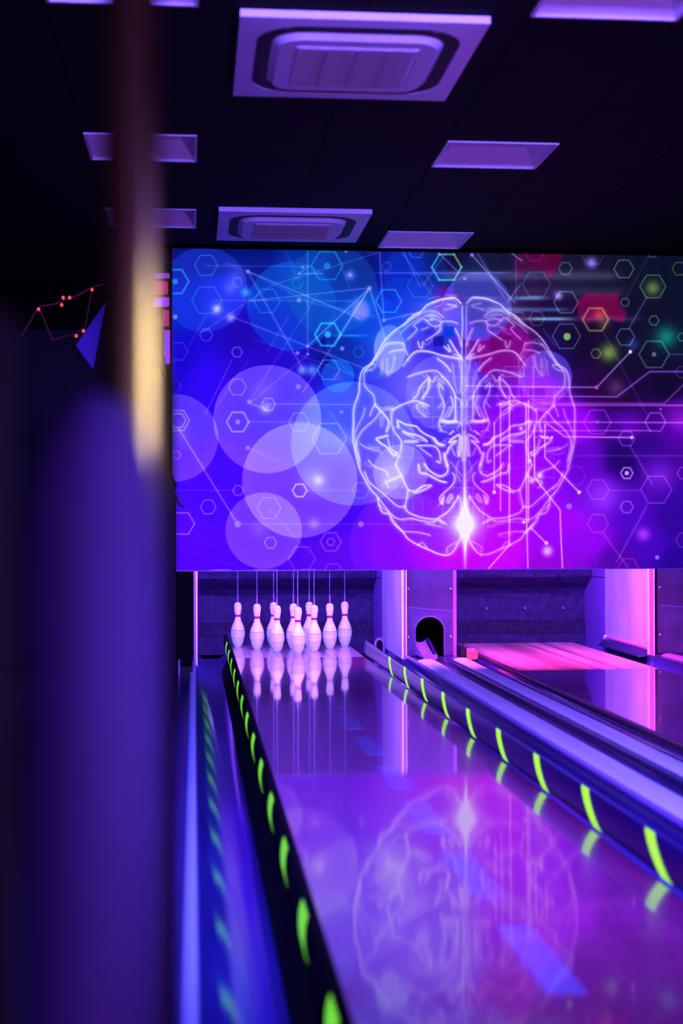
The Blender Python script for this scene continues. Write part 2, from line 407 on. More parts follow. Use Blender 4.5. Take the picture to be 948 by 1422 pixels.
# bumper rails (capsule section) with slanted fluorescent bands
def oval(z0, z1, r=.026, a0=0, a1=2*PI, n=28, grow=0, closed=True):
    zc, h = (z0+z1)/2, (z1-z0)/2
    m_ = n if closed else n + 1
    return [((r+grow)*math.cos(a0 + (a1-a0)*k/n), zc + (h+grow)*math.sin(a0 + (a1-a0)*k/n)) for k in range(m_)]
def bumper(x, y0, y1, label, ys, m, bandm, slant=.15, w=.08, z0=-.008, z1=.112, top=PI*.55, bot=PI*1.42, r_=.026):
    t = thing('bumper_rail', label, 'bumper', (x, y0, 0), 'bumper rails')
    r = min(r_, (z1-z0)/2)
    bm = bmesh.new(); add_prism(bm, oval(z0, z1, r), 0, y1 - y0)
    fin('rail', bm, m, t, smooth=True)
    prof = oval(z0, z1, r, top, bot, 10, .0015, False); n = len(prof)
    inn = oval(z0, z1, r, top, bot, 10, -.002, False)
    bmb = bmesh.new()
    def sh(z): return slant*(z - z0)/(z1 - z0)
    rows = []
    for pr in (prof, inn):
        for yy in (0, w):
            rows.append([bmb.verts.new((px, yy + sh(pz), pz)) for px, pz in pr])
    A, B, C_, D = rows
    for k in range(n - 1):
        j = k + 1
        bmb.faces.new((A[k], A[j], B[j], B[k])); bmb.faces.new((C_[j], C_[k], D[k], D[j]))
        bmb.faces.new((A[j], A[k], C_[k], C_[j])); bmb.faces.new((B[k], B[j], D[j], D[k]))
    for k in (0, n - 1): bmb.faces.new((A[k], B[k], D[k], C_[k]))
    first = None
    for yy in ys:
        if first is None:
            first = fin('marker_band', bmb, bandm, t, smooth=True); o = first
        else:
            o = first.copy(); COL.objects.link(o); o.parent = t
        o.location = (0, yy - y0, 0)
    # rounded end cap
    bm = bmesh.new(); add_prism(bm, oval(z0 - .002, z1 + .002, r + .003), y1 - y0, y1 - y0 + .05)
    fin('end_cap', bm, M['bumper'], t, smooth=True)
    return t
bumper(1.366, Y0, 11.95, 'glossy violet bumper rail right of the near lane with slanted glowing yellow-green bands',
       [4.25 + .757*k for k in range(-4, 9)], M['bumper'], M['neon_green'], r_=.013, z0=.0, z1=.121, slant=.17, w=.09, top=PI*.62)
bumper(.279, Y0, 12.9, 'black bumper rail left of the near lane with glowing green bands, blurred up close',
       [3.545 + .757*k for k in range(-3, 12)], M['matte_black'], M['neon_green_dim'], r_=.022, z0=-.002, z1=.130, slant=.02, w=.16, top=PI*.70, bot=PI*1.3)
bumper(LX0 + P - .030, Y0, 12.7, 'plain dark brown bumper rail along the left edge of the second lane', [], M['bumper_tan'], M['neon_green'], z0=-.014, z1=.018)

# division cappings
def soft(x0, x1, z0, h, n=8):
    pts = [(x0, z0)]
    for k in range(n + 1):
        a = PI*k/n; pts.append(((x0+x1)/2 - (x1-x0)/2*math.cos(a), z0 + .006 + h*math.sin(a)))
    pts.append((x1, z0))
    return pts
t = thing('division_capping', 'blurred blue capping strip running along the left side of the near gutter', 'lane divider', (0, 2.5, 0))
prism('base', [(-.105, -.10), (.018, -.10), (.018, -.004), (-.105, -.004)], 0, 11.85 - 2.5, M['cap_dark'], t)
prism('bright_strip', soft(-.026, .010, -.004, .010), 0, 10.68 - 2.5, M['cap_blue'], t)
t = thing('division_capping', 'wide capping between the two lanes with two pale blue strips', 'lane divider', (0, Y0, 0))
t_cap = t
prism('base', [(1.657, -.10), (2.133, -.10), (2.133, -.006), (1.657, -.006)], 0, 11.93 - Y0, M['cap_dark'], t)
prism('pale_strip', soft(1.695, 1.835, -.006, .016), 0, 11.46 - Y0, M['cap_pale'], t)
prism('pale_strip', soft(1.995, 2.105, -.006, .014), 0, 11.58 - Y0, M['cap_pale'], t)
prism('violet_edge', soft(1.660, 1.690, -.006, .012), 0, 11.9 - Y0, M['cap_violet'], t)
prism('violet_edge', soft(1.935, 1.960, -.006, .008), 0, 11.5 - Y0, M['cap_violet'], t)
t = thing('division_capping', 'dark ribbed capping right of the second lane at the photo edge', 'lane divider', (0, Y0, 0))
prism('base', [(3.622, -.10), (4.16, -.10), (4.16, -.006), (3.622, -.006)], 0, 11.93 - Y0, M['cap_dark'], t)
prism('pale_strip', soft(3.69, 3.80, -.006, .016), 0, 11.75 - Y0, M['cap_violet'], t)
prism('pale_strip', soft(3.96, 4.08, -.006, .014), 0, 11.75 - Y0, M['cap_pale'], t)

# small cyan-green glints: round reflectors set in the near-right gutter edge
# ------------------------------------------------------------------ ball return panels with an arched mouth
def return_panel(x0, x1, label, acx=None):
    y = 11.95
    t = thing('return_hood', label, 'panel', (x0, y, 0), 'ball return panels between the pits')
    w = x1 - x0; cx = acx or w*.50; r = .118; zc = .195; z0 = .0; zt = 1.45
    arch = [(cx + r, z0)] + [(cx + r*math.cos(a), zc + r*.98*math.sin(a)) for a in [PI*k/16 for k in range(17)]] + [(cx - r, z0)]
    bm = bmesh.new()
    n = len(arch)
    outer = []
    for i, (x, z) in enumerate(arch):
        if i == 0: outer.append((w, z0))
        elif i == n - 1: outer.append((0, z0))
        else:
            a = PI*(i-1)/16
            if a < PI*.25: outer.append((w, zc + (zt - zc)*a/(PI*.25)))
            elif a > PI*.75: outer.append((0, zc + (zt - zc)*(PI - a)/(PI*.25)))
            else: outer.append((w - w*(a - PI*.25)/(PI*.5), zt))
    f = [bm.verts.new((x, 0, z)) for x, z in arch]; o = [bm.verts.new((x, 0, z)) for x, z in outer]
    f2 = [bm.verts.new((x, .04, z)) for x, z in arch]; o2 = [bm.verts.new((x, .04, z)) for x, z in outer]
    for k in range(n - 1):
        bm.faces.new((f[k], o[k], o[k+1], f[k+1])); bm.faces.new((f2[k+1], o2[k+1], o2[k], f2[k]))
        bm.faces.new((f[k], f[k+1], f2[k+1], f2[k])); bm.faces.new((o[k+1], o[k], o2[k], o2[k+1]))
    bm.faces.new((f[0], f2[0], o2[0], o[0])); bm.faces.new((f[-1], o[-1], o2[-1], f2[-1]))
    p = fin('face_plate', bm, M['sheet'], t)
    # rim of the mouth
    tube('mouth_rim', [(x, -.004, z) for x, z in arch], .006, M['pin_ring'], t, 6)
    # tunnel behind the mouth
    bm = bmesh.new()
    tun = [(cx + (r+.02)*math.cos(a), zc + (r+.02)*math.sin(a)) for a in [PI*k/12 for k in range(13)]]
    tun = [(cx + r + .02, z0)] + tun + [(cx - r - .02, z0)]
    a_ = [bm.verts.new((x, .045, z)) for x, z in tun]; b_ = [bm.verts.new((x, .75, z)) for x, z in tun]
    for k in range(len(tun) - 1): bm.faces.new((a_[k], a_[k+1], b_[k+1], b_[k]))
    bm.faces.new(b_)
    fin('tunnel', bm, M['matte_black'], t)
    for sx, sz in ((.02, .15), (w - .02, .15), (.02, .53), (w - .02, .53)):
        bm = bmesh.new(); bmesh.ops.create_uvsphere(bm, u_segments=10, v_segments=6, radius=.006)
        s = fin('screw', bm, M['trim_bright'], p, smooth=True); s.location = (sx, -.001, sz)
    tube('scratched_seam', [(.03, -.001, .385), (w*.5, -.001, .366), (w, -.001, .352)], .0018, M['cap_violet'], t, 5)
    return t
return_panel(1.676, 2.055, 'scuffed violet metal panel with the arched ball return mouth between the two pits')
return_panel(1.676 + P + .055, 2.055 + P + .20, 'dark blue metal panel right of the second pit, at the photo edge', .37)

# the curved rail coming out of the mouth
CAPM = t_cap
t = thing('ball_return_ramp', 'small violet curved ramp and rail coming out of the arched ball return mouth', 'ramp', (1.83, 11.5, 0))
bm = bmesh.new()
pr = []
for k in range(9):
    u = k/8; pr.append((u*.55, .004 + .115*max(0, (u-.15)/.85)**1.4))
a = []
for yy, zz in pr:
    a.append([bm.verts.new((x, yy, z)) for x, z in ((-.055, zz + .03), (-.035, zz + .012), (0, zz + .002), (.035, zz + .012), (.055, zz + .03), (.055, .014), (-.055, .014))])
for p_, q_ in zip(a, a[1:]):
    for k in range(7): bm.faces.new((p_[k], p_[(k+1)%7], q_[(k+1)%7], q_[k]))
bm.faces.new(a[0][::-1]); bm.faces.new(a[-1])
fin('ramp', bm, M['cap_violet'], t, smooth=True)
RP = [(.075, .62, .15), (.078, .50, .155), (.082, .40, .135), (.086, .28, .085), (.09, .12, .035), (.09, -.1, .016), (.09, -10.2, .016)]
box('front_lip', -.06, .06, -.02, 0, .014, .06, M['cap_violet'], t, bevel=.004)
t.scale = (.85, 1, .8)
t.location = (1.80, 11.5, .0)
tube('return_rail', [(1.83 + x, 11.35 + y - Y0, z) for x, y, z in RP[4:]], .014, M['bumper'], CAPM, 10)
tube('entry_rail', [(x - .01, y, z) for x, y, z in RP[:5]], .012, M['bumper'], t, 8)

# small red device beside the second lane
t = thing('pin_sensor', 'small red-lit box on a dark bracket at the corner of the second pin deck', 'sensor', (2.10, 11.6, .002))
box('housing', 0, .085, .0, .07, -.004, .055, M['red_light'], t, bevel=.006)
box('housing_top', .005, .07, .01, .06, .056, .075, M['trim_pink'], t, bevel=.004)
box('bracket', -.045, -.004, .02, .12, -.006, .085, M['black'], t, bevel=.004)
tube('strut', [(-.02, .06, .085), (.03, .35, .12)], .006, M['black'], t)

# ------------------------------------------------------------------ kickbacks (white side walls of the pits)
def kick(x, side, label, full=True, fm=None):
    """side=+1: inner face looks towards -x"""
    t = thing('kickback_wall', label, 'side wall', (x, 11.9, 0), 'side walls of the pin pits')
    w = .030
    yfr = 1.28
    box('front_panel', 0, w, .012, yfr, -.02, 1.45, M['kick_white'], t)
    box('rear_panel', .004, w, yfr + .003, 2.1, -.12, .56, M['kick_violet'], t)
    box('rear_panel', .004, w, yfr + .003, 2.1, .568, 1.45, M['kick_violet'], t)
    box('lower_panel', .006, w, .012, yfr, -.12, -.022, M['cap_dark'], t)
    box('edge_strip', -.003, .010, 0, .011, -.02, 1.45, M['trim_bright'], t)
    box('edge_face', .011, .046 if full else .030, .002, .011, -.05, 1.45, fm or M['trim_pink'], t)
    box('edge_strip', .047 if full else .031, .053 if full else .036, 0, .011, -.06, 1.45, M['trim_bright'], t)
    return t
k1 = kick(1.640, 1, 'white side wall on the right of the near pin pit', False, M['cap_violet'])
k2 = kick(3.625, 1, 'white side wall with a pink front edge on the right of the empty pit')
for kk, sx in ((k2, -.075),):
    bm = bmesh.new(); add_prism(bm, [(0, -.02), (-.075, -.03), (-.075, -.018), (-.012, .035), (0, .035)], .02, 1.24)
    fin('ledge', bm, M['cap_dark'], kk)
    box('ledge_trim', -.013, -.001, .02, 1.24, .036, .050, M['trim_pink'], kk)
    box('ledge_end', -.02, -.001, 1.242, 1.26, -.01, .06, M['trim_bright'], kk)
# small arched plate low on the first wall
t = thing('guide_plate', 'small dark arched guide plate low in the rear corner of the near pit', 'plate', (1.585, 12.92, -.04))
bm = bmesh.new()
ar = [(.045*math.cos(a), .06 + .055*math.sin(a)) for a in [PI*k/10 for k in range(11)]]
add_prism(bm, [(.045, -.06)] + ar + [(-.045, -.06)], 0, .02); fin('plate', bm, M['cap_violet'], t, smooth=True)
ar = [(.028*math.cos(a), .055 + .04*math.sin(a)) for a in [PI*k/10 for k in range(11)]]
bm = bmesh.new(); add_prism(bm, [(.028, -.02)] + ar + [(-.028, -.02)], -.003, -.0005); fin('opening', bm, M['matte_black'], t)
k0 = thing('kickback_wall', 'thin side wall with a bright front edge on the left of the near pin pit', 'side wall', (0, 11.9, 0), 'side walls of the pin pits')
box('front_panel', .010, .036, .012, 2.1, -.12, 1.45, M['kick_violet'], k0)
box('edge_face', .006, .022, 0, .011, -.05, 1.45, M['cap_violet'], k0)
box('edge_strip', .023, .032, 0, .011, -.05, 1.45, M['trim_bright'], k0)
k3 = thing('kickback_wall', 'side wall on the left of the empty pit, behind the arched panel', 'side wall', (2.058, 11.99, 0), 'side walls of the pin pits')
box('front_panel', 0, .03, 0, 2.0, -.12, 1.45, M['kick_violet'], k3)
# ball return column sides
# black post under the mural's left end
t = thing('mask_post', 'black post carrying the left end of the mural', 'post', (-.10, 10.70, 0))
box('post', 0, .094, 0, .10, .05, .705, M['matte_black'], t, bevel=.003)
box('foot', .012, .090, -.006, .106, -.003, .05, M['black'], t, bevel=.004)
box('foot_plate', -.004, .010, -.01, .10, -.003, .10, M['cap_violet'], t)

# ------------------------------------------------------------------ pit curtains
def curtain(x0, x1, label, bolts):
    cx = (x0+x1)/2; h = (x1-x0)/2
    t = thing('pit_curtain', label, 'curtain', (cx, 13.9, 0), 'padded curtains at the back of the pits')
    prof = [(.0, .15), (.0, .36), (-.01, .40), (-.06, .45), (-.16, .50), (-.26, .56), (-.30, .66), (-.30, 1.45)]
    def sheet(name, prof, m, nx=60, amp=.006, sub=6):
        bm = bmesh.new(); pts = []
        for (a, b), (c, d) in zip(prof, prof[1:]):
            for k in range(sub): pts.append((a + (c-a)*k/sub, b + (d-b)*k/sub))
        pts.append(prof[-1]); rows = []
        for (y, z) in pts:
            row = []
            for i in range(nx + 1):
                x = -h + 2*h*i/nx
                wv = amp*(math.sin(x*23 + z*9) + .7*math.sin(x*51 - z*31) + .5*math.sin(z*63 + x*7))
                row.append(bm.verts.new((x, y + wv, z)))
            rows.append(row)
        for a, b in zip(rows, rows[1:]):
            for i in range(nx): bm.faces.new((a[i], a[i+1], b[i+1], b[i]))
        bmesh.ops.recalc_face_normals(bm, faces=bm.faces)
        bmesh.ops.solidify(bm, geom=bm.faces[:], thickness=.02)
        return fin(name, bm, m, t, smooth=True)
    sheet('upper_pad', prof, M['curtain'])
    sheet('worn_band', [(-.006, .03), (-.006, .148)], M['mottle'], amp=.003)
    sheet('hem', [(0, -.14), (0, .028)], M['curtain'], amp=.002)
    for bx in bolts:
        bm = bmesh.new(); add_lathe(bm, [(.014, 0), (.014, .012), (.008, .018)], 12)
        o = fin('bolt', bm, M['cap_violet'], t, smooth=True); o.rotation_euler = (PI/2, 0, 0); o.location = (bx, -.018, .262)
    return t
curtain(.045, 1.636, 'dark blue padded curtain behind the ten hanging pins', [])
curtain(2.092, 3.622, 'dark violet padded curtain with four bolts behind the empty red-lit pin deck', [-.50, -.16, .20, .56])
t = thing('pit_floor', 'dark floor pan behind the pin decks', 'floor pan', (0, 13.16, 0))
box('pan', .045, 3.62, 0, .72, -.20, -.16, M['matte_black'], t)

# ------------------------------------------------------------------ pins on cords
IN = .0254
pin_prof = [(.98,0),(1.03,.05),(1.41,.75),(1.70,1.4),(1.955,2.25),(2.2,3.375),(2.35,4.1),(2.383,4.5),(2.37,5.1),(2.28,5.875),(2.08,6.6),(1.85,7.25),(1.54,7.95),(1.235,8.625),(1.05,9.1),(.97,9.45),(.90,10.0),(.895,10.4),(.93,10.875),(.99,11.3),(1.047,11.75),(1.15,12.4),(1.24,13.0),(1.273,13.5),(1.24,13.95),(1.12,14.4),(.88,14.75),(.55,14.94),(.2,15.0)]
def rad(z):
    for (r0, z0), (r1, z1) in zip(pin_prof, pin_prof[1:]):
        if z0 <= z <= z1: return r0 + (r1-r0)*(z-z0)/(z1-z0)
def band(bm, z0, z1, grow):
    n = 6; zs = [z0 + (z1-z0)*k/n for k in range(n+1)]
    pr = [((rad(z)+grow)*IN, z*IN) for z in zs]
    pr = [((rad(z0)-.04)*IN, z0*IN)] + pr + [((rad(z1)-.04)*IN, z1*IN)]
    add_lathe(bm, pr, 28, capb=False, capt=False)
def make_pin(loc, label):
    t = thing('bowling_pin', label, 'bowling pin', loc, 'ten bowling pins hanging on cords')
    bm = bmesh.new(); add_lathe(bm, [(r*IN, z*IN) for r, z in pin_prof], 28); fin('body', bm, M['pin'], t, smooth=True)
    bm = bmesh.new(); band(bm, 10.15, 10.95, .03); fin('neck_band', bm, M['pin_band'], t, smooth=True)
    bm = bmesh.new(); band(bm, 5.72, 5.86, .025); fin('belly_ring', bm, M['pin_ring'], t, smooth=True)
    bm = bmesh.new(); band(bm, 13.95, 14.02, .02); fin('head_ring', bm, M['pin_ring'], t, smooth=True)
    tube('cord_sleeve', [(0, 0, .380), (0, 0, .448)], .0045, M['cord'], t, 8)
    tube('cord', [(0, 0, .447), (0, 0, 1.46)], .0018, M['cord'], t, 6)
    return t
HX, HY = .836, 12.19
sp = .3048; rw = sp*math.sqrt(3)/2
spots = [((0, 0), 'front pin of the triangle, the only one in the first row'),
 ((1, -.5), 'left pin of the second row'), ((1, .5), 'right pin of the second row'),
 ((2, -1), 'left pin of the third row'), ((2, 0), 'middle pin of the third row, hidden behind the front pin'), ((2, 1), 'right pin of the third row'),
 ((3, -1.5), 'leftmost pin of the back row'), ((3, -.5), 'back row pin, second from the left, mostly hidden'),
 ((3, .5), 'back row pin, second from the right, mostly hidden'), ((3, 1.5), 'rightmost pin of the back row')]
proto = None
for (r_, c_), lab in spots:
    loc = (HX + c_*sp, HY + r_*rw, .0002)
    lab = 'white bowling pin, ' + lab
    if proto is None: proto = make_pin(loc, lab)
    else:
        o = dup(proto, loc, lab); o.rotation_euler = (0, 0, random.uniform(0, 6))
t = thing('pinsetter_beam', 'dark overhead beam from which the pin cords hang, above the view', 'beam', (.05, 11.95, 1.462))
box('beam', 0, 1.58, 0, 1.5, 0, .12, M['matte_black'], t)
for yy in (.2, 1.3):
    box('hanger', .75, .80, yy, yy + .05, .12, ZC - 1.462, M['matte_black'], t)

# ------------------------------------------------------------------ the mural
H = lambda s: np.array([int(s[i:i+2], 16) for i in (0, 2, 4)], float)/255
SC = 1.5; PX0, PX1, PY0, PY1 = 225., 1085., 335., 800.
Wd, Hd = int((PX1-PX0)*SC), int((PY1-PY0)*SC)
gx, gy = np.meshgrid(PX0 + (np.arange(Wd)+.5)/SC, PY0 + (np.arange(Hd)+.5)/SC)
ctrl = [(250,360,0,25,120),(300,360,0,25,110),(250,430,0,40,185),(310,405,30,50,215),(350,365,0,30,125),(420,370,0,60,160),(500,365,0,25,110),(560,372,0,35,160),
(340,470,35,0,165),(250,500,28,0,190),(285,525,55,0,225),(300,680,80,0,255),(265,755,95,0,240),(345,500,45,0,190),(470,490,0,20,120),(500,445,0,60,190),(540,445,0,55,210),
(520,530,28,25,190),(470,560,50,50,225),(460,705,70,0,220),(480,775,100,0,220),(540,765,125,0,250),(400,520,40,10,190),(560,610,90,50,255),(600,560,45,30,205),(590,470,38,16,175),(600,600,62,24,205),(620,560,50,20,195),(560,590,62,40,235),(615,640,110,30,235),(610,440,70,60,230),
(640,520,85,50,225),(600,700,150,0,255),(590,750,160,0,240),(640,785,190,0,225),(700,765,200,0,250),(760,785,150,0,205),(700,700,190,0,255),(690,600,140,0,225),(750,560,160,0,235),
(710,480,130,0,130),(680,480,100,0,95),(620,395,30,40,110),(660,398,25,45,80),(620,360,10,15,50),(700,362,18,18,42),(735,430,60,10,70),(760,450,28,15,45),(790,372,38,42,52),(850,378,28,32,42),
(900,368,12,32,42),(900,425,20,26,38),(940,400,8,30,40),(790,490,20,10,34),(860,500,18,18,34),(930,470,10,35,48),(820,530,60,5,80),(860,545,45,5,60),(930,540,20,10,48),(800,590,160,0,235),
(860,590,70,0,130),(940,570,90,10,140),(940,600,85,0,150),(810,640,110,0,190),(865,635,38,0,95),(900,630,60,0,130),(830,690,115,20,210),(870,710,90,10,185),(940,720,58,0,145),(820,745,150,10,225),
(900,755,80,0,180),(860,783,90,0,155),(940,783,50,0,140),(770,725,160,0,235),(765,650,150,0,245),(720,660,170,0,240),(1000,450,10,20,40),(1060,400,8,30,50),(1040,620,60,0,140),(1070,750,70,0,160),(560,680,110,40,255)]
cp_ = np.array(ctrl, float)
_dk = (cp_[:, 0] > 700) & (cp_[:, 2:].sum(1) < 150) & (cp_[:, 1] < 560)
cp_[_dk, 2:] *= .65
num = np.zeros((Hd, Wd, 3), np.float32); den = np.zeros((Hd, Wd), np.float32)
for x, y, r, g_, b in cp_:
    d2 = (gx-x)**2 + (gy-y)**2 + 60
    w_ = (1/d2**2.0).astype(np.float32)
    num += w_[..., None]*np.array([r, g_, b], np.float32)/255; den += w_
IMG = num/den[..., None]
def win(x0, x1, y0, y1):
    a = max(0, int((x0-PX0)*SC)); b = min(Wd, int((x1-PX0)*SC)+2); c = max(0, int((y0-PY0)*SC)); d = min(Hd, int((y1-PY0)*SC)+2)
    return slice(c, max(c, d)), slice(a, max(a, b))
def over(s, a, col):
    IMG[s] = IMG[s]*(1 - a[..., None]) + col*a[..., None]
def screen(s, a, col):
    v = np.clip(a[..., None]*col, 0, 1); IMG[s] = 1 - (1 - np.clip(IMG[s], 0, 1))*(1 - v)
def bub(x, y, r, col, ry=None):
    k = r/(ry or r); s = win(x-r-4, x+r+4, y-(ry or r)-4, y+(ry or r)+4)
    d = np.hypot(gx[s]-x, (gy[s]-y)*k)
    screen(s, np.clip((r-d)/.9 + .5, 0, 1)*(.86 + .14*np.clip(d/r, 0, 1)**3), H(col))
def disc(x, y, r, col, al, soft_=.8, ry=None, rim=0):
    k = r/(ry or r); s = win(x-r-4, x+r+4, y-(ry or r)-4, y+(ry or r)+4)
    d = np.hypot(gx[s]-x, (gy[s]-y)*k)
    a = np.clip((r-d)/soft_ + .5, 0, 1)*al
    if rim: a = a*(1 - rim + rim*np.clip(d/r, 0, 1)**2)
    over(s, a, H(col))
def glow(x, y, r, col, al, ry=None):
    ry = ry or r; s = win(x-r*2.6, x+r*2.6, y-ry*2.6, y+ry*2.6)
    d2 = ((gx[s]-x)/r)**2 + ((gy[s]-y)/ry)**2
    screen(s, np.exp(-d2*1.1)*al, H(col))
def dist(pts, s):
    X, Y = gx[s], gy[s]; D = np.full(X.shape, 1e9)
    for (x0, y0), (x1, y1) in zip(pts, pts[1:]):
        dx, dy = x1-x0, y1-y0; L2 = dx*dx + dy*dy + 1e-9
        t_ = np.clip(((X-x0)*dx + (Y-y0)*dy)/L2, 0, 1)
        D = np.minimum(D, (X-x0-t_*dx)**2 + (Y-y0-t_*dy)**2)
    return np.sqrt(D)
def line(pts, w_, col, al, gl=0, gw=6):
    xs = [p[0] for p in pts]; ys = [p[1] for p in pts]; m_ = max(w_*3, gw*2 if gl else 0) + 2
    s = win(min(xs)-m_, max(xs)+m_, min(ys)-m_, max(ys)+m_)
    if gx[s].size == 0: return
    D = dist(pts, s)
    a = np.exp(-(D/w_)**2*1.2)*al
    if gl: screen(s, np.exp(-(D/gw)**2)*gl, H(col))
    screen(s, a, H(col))
def hexa(x, y, r, col, al=.6, w_=.8, dot=0, inner=0):
    for rr in ([r] + ([inner] if inner else [])):
        p = [(x + rr*math.cos(PI/3*k), y + rr*math.sin(PI/3*k)) for k in range(7)]
        line(p, w_, col, al)
    if dot: disc(x, y, dot, col, min(1, al + .1))
def smoothp(pts, n=4):
    out = []
    for i in range(len(pts)-1):
        p0 = pts[max(i-1, 0)]; p1 = pts[i]; p2 = pts[i+1]; p3 = pts[min(i+2, len(pts)-1)]
        for k in range(n):
            t_ = k/n
            out.append(tuple(.5*((2*p1[j]) + (-p0[j]+p2[j])*t_ + (2*p0[j]-5*p1[j]+4*p2[j]-p3[j])*t_*t_ + (-p0[j]+3*p1[j]-3*p2[j]+p3[j])*t_**3) for j in (0, 1)))
    out.append(pts[-1]); return out
# dark gaps, red patches
def poly(pts, col, al, soft_=2.0):
    xs = [p[0] for p in pts]; ys = [p[1] for p in pts]; s = win(min(xs)-6, max(xs)+6, min(ys)-6, max(ys)+6)
    X, Y = gx[s], gy[s]; ins = np.zeros(X.shape, bool)
    q = pts + [pts[0]]
    for (x0, y0), (x1, y1) in zip(q, q[1:]):
        if y0 == y1: continue
        c = ((Y < y0) != (Y < y1)) & (X < (x1-x0)*(Y-y0)/(y1-y0) + x0); ins ^= c
    D = dist(q, s); a = np.clip(.5 + np.where(ins, D, -D)/soft_, 0, 1)*al
    over(s, a, H(col))
poly([(712,366),(720,352),(782,352),(774,372),(765,387),(752,377),(738,375),(726,379),(718,388)], '6c0038', .8, 4)
poly([(800,418),(815,406),(840,408),(858,407),(861,424),(871,434),(865,448),(848,443),(832,441),(816,449),(803,440)], '7e0640', .85, 5)
poly([(606,395),(650,408),(640,418),(628,440),(616,438),(600,428)], '8a0070', .7)
poly([(682,458),(700,440),(735,470),(738,505),(700,512),(668,520),(660,470)], '860070', .85)
glow(832,437,9,'c85a20',.7); glow(838,450,9,'806018',.5)
# bubbles
disc(284,402,59,'3a5cf0',.42); disc(405,425,62,'0070dc',.50); disc(461,403,63,'0a6cb4',.42); disc(511,469,60,'0070d8',.34)
disc(469,522,23,'2088ff',.50); glow(470,523,8,'802050',.5)
bub(371,582,75,'524eb8'); bub(416,667,80,'5a54c4'); bub(490,616,86,'2c4aa0'); bub(242,608,61,'4648a8')
bub(366,737,53,'4a4cb8'); bub(560,757,75,'1c1440'); bub(556,655,38,'605cb0'); bub(616,545,53,'30349c')
bub(541,485,22,'6664b0',ry=34); disc(662,426,48,'6a68ff',.66); bub(757,524,37,'3a3890')
disc(588,432,40,'5048f0',.35); disc(560,430,45,'0a50d8',.35); disc(690,400,60,'20302c',.25)
disc(577,382,44,'0a5ac8',.3)
# streaks of light across the dark upper right
for y, x0, x1, c, al, hh in ((379,510,720,'5a50ff',.7,1.4),(383,600,870,'8f93b8',.35,7),(414,640,700,'7060ff',.6,2),(414,700,770,'70c8f0',.65,3),(430,660,800,'5aa8e0',.5,3),(443,720,802,'74c4e4',.75,2.2),(443,700,900,'707090',.3,4),(466,455,518,'10a0e0',.7,1.6),(405,700,880,'606080',.3,8)):
    s = win(x0-20, x1+20, y-hh*3, y+hh*3)
    a = np.exp(-((gy[s]-y)/hh)**2)*np.clip((gx[s]-x0)/25, 0, 1)*np.clip((x1-gx[s])/25, 0, 1)*al
    screen(s, a, H(c))
# violet glow band right of the brain and below
glow(770,520,30,'3a10c0',.45,60); glow(600,560,60,'5050ff',.15,80); glow(700,600,70,'8a20ff',.12,90)
glow(560,520,50,'6464ff',.35,60); glow(640,770,110,'a000c8',.25,26)
# bokeh
for x, y, r, c, al in ((906,400,11,'78a83a',.75),(845,490,13,'86b030',.85),(925,468,16,'14a078',.75),(855,538,13,'705078',.6),(878,478,9,'3858b0',.6),(821,365,8,'9a84ff',.9),(775,411,6,'a89cff',.9),
 (486,382,7,'7a6cff',.9),(501,431,13,'8c84ff',.9),(301,429,6,'b8b4ff',1),(300,430,14,'4a48ff',.5),(320,441,6,'9a98ff',.9),(341,406,7,'38b0ff',.8),(419,514,7,'70b8ff',.8),(433,514,8,'50a8ff',.8),(437,667,20,'8a84ff',.6),
 (442,667,7,'bcc8ff',.9),(436,727,8,'a8a4ff',.5),(369,567,8,'b0aaff',.7),(760,765,8,'c8c8ff',1),(915,660,24,'8a40ff',.6),(838,690,26,'8a50ff',.55),(893,742,10,'b060ff',.8),(945,585,18,'9030d0',.6),(875,590,18,'7010d0',.5),
 (800,720,20,'a020ff',.3),(330,385,14,'5a50e0',.5),(360,735,12,'7060ff',.4),(250,600,20,'6a60ff',.3),(365,545,20,'5858ff',.4),(453,609,26,'6c90ff',.35),(480,612,14,'90a0ff',.35),(320,400,10,'7a6cff',.5),(600,440,6,'d0ccff',.6),(620,525,12,'9088ff',.4)):
    glow(x, y, r, c, al)
disc(501,431,11,'8f8aff',.55,3,ry=14)
disc(787,467.5,5,'86b45e',1)
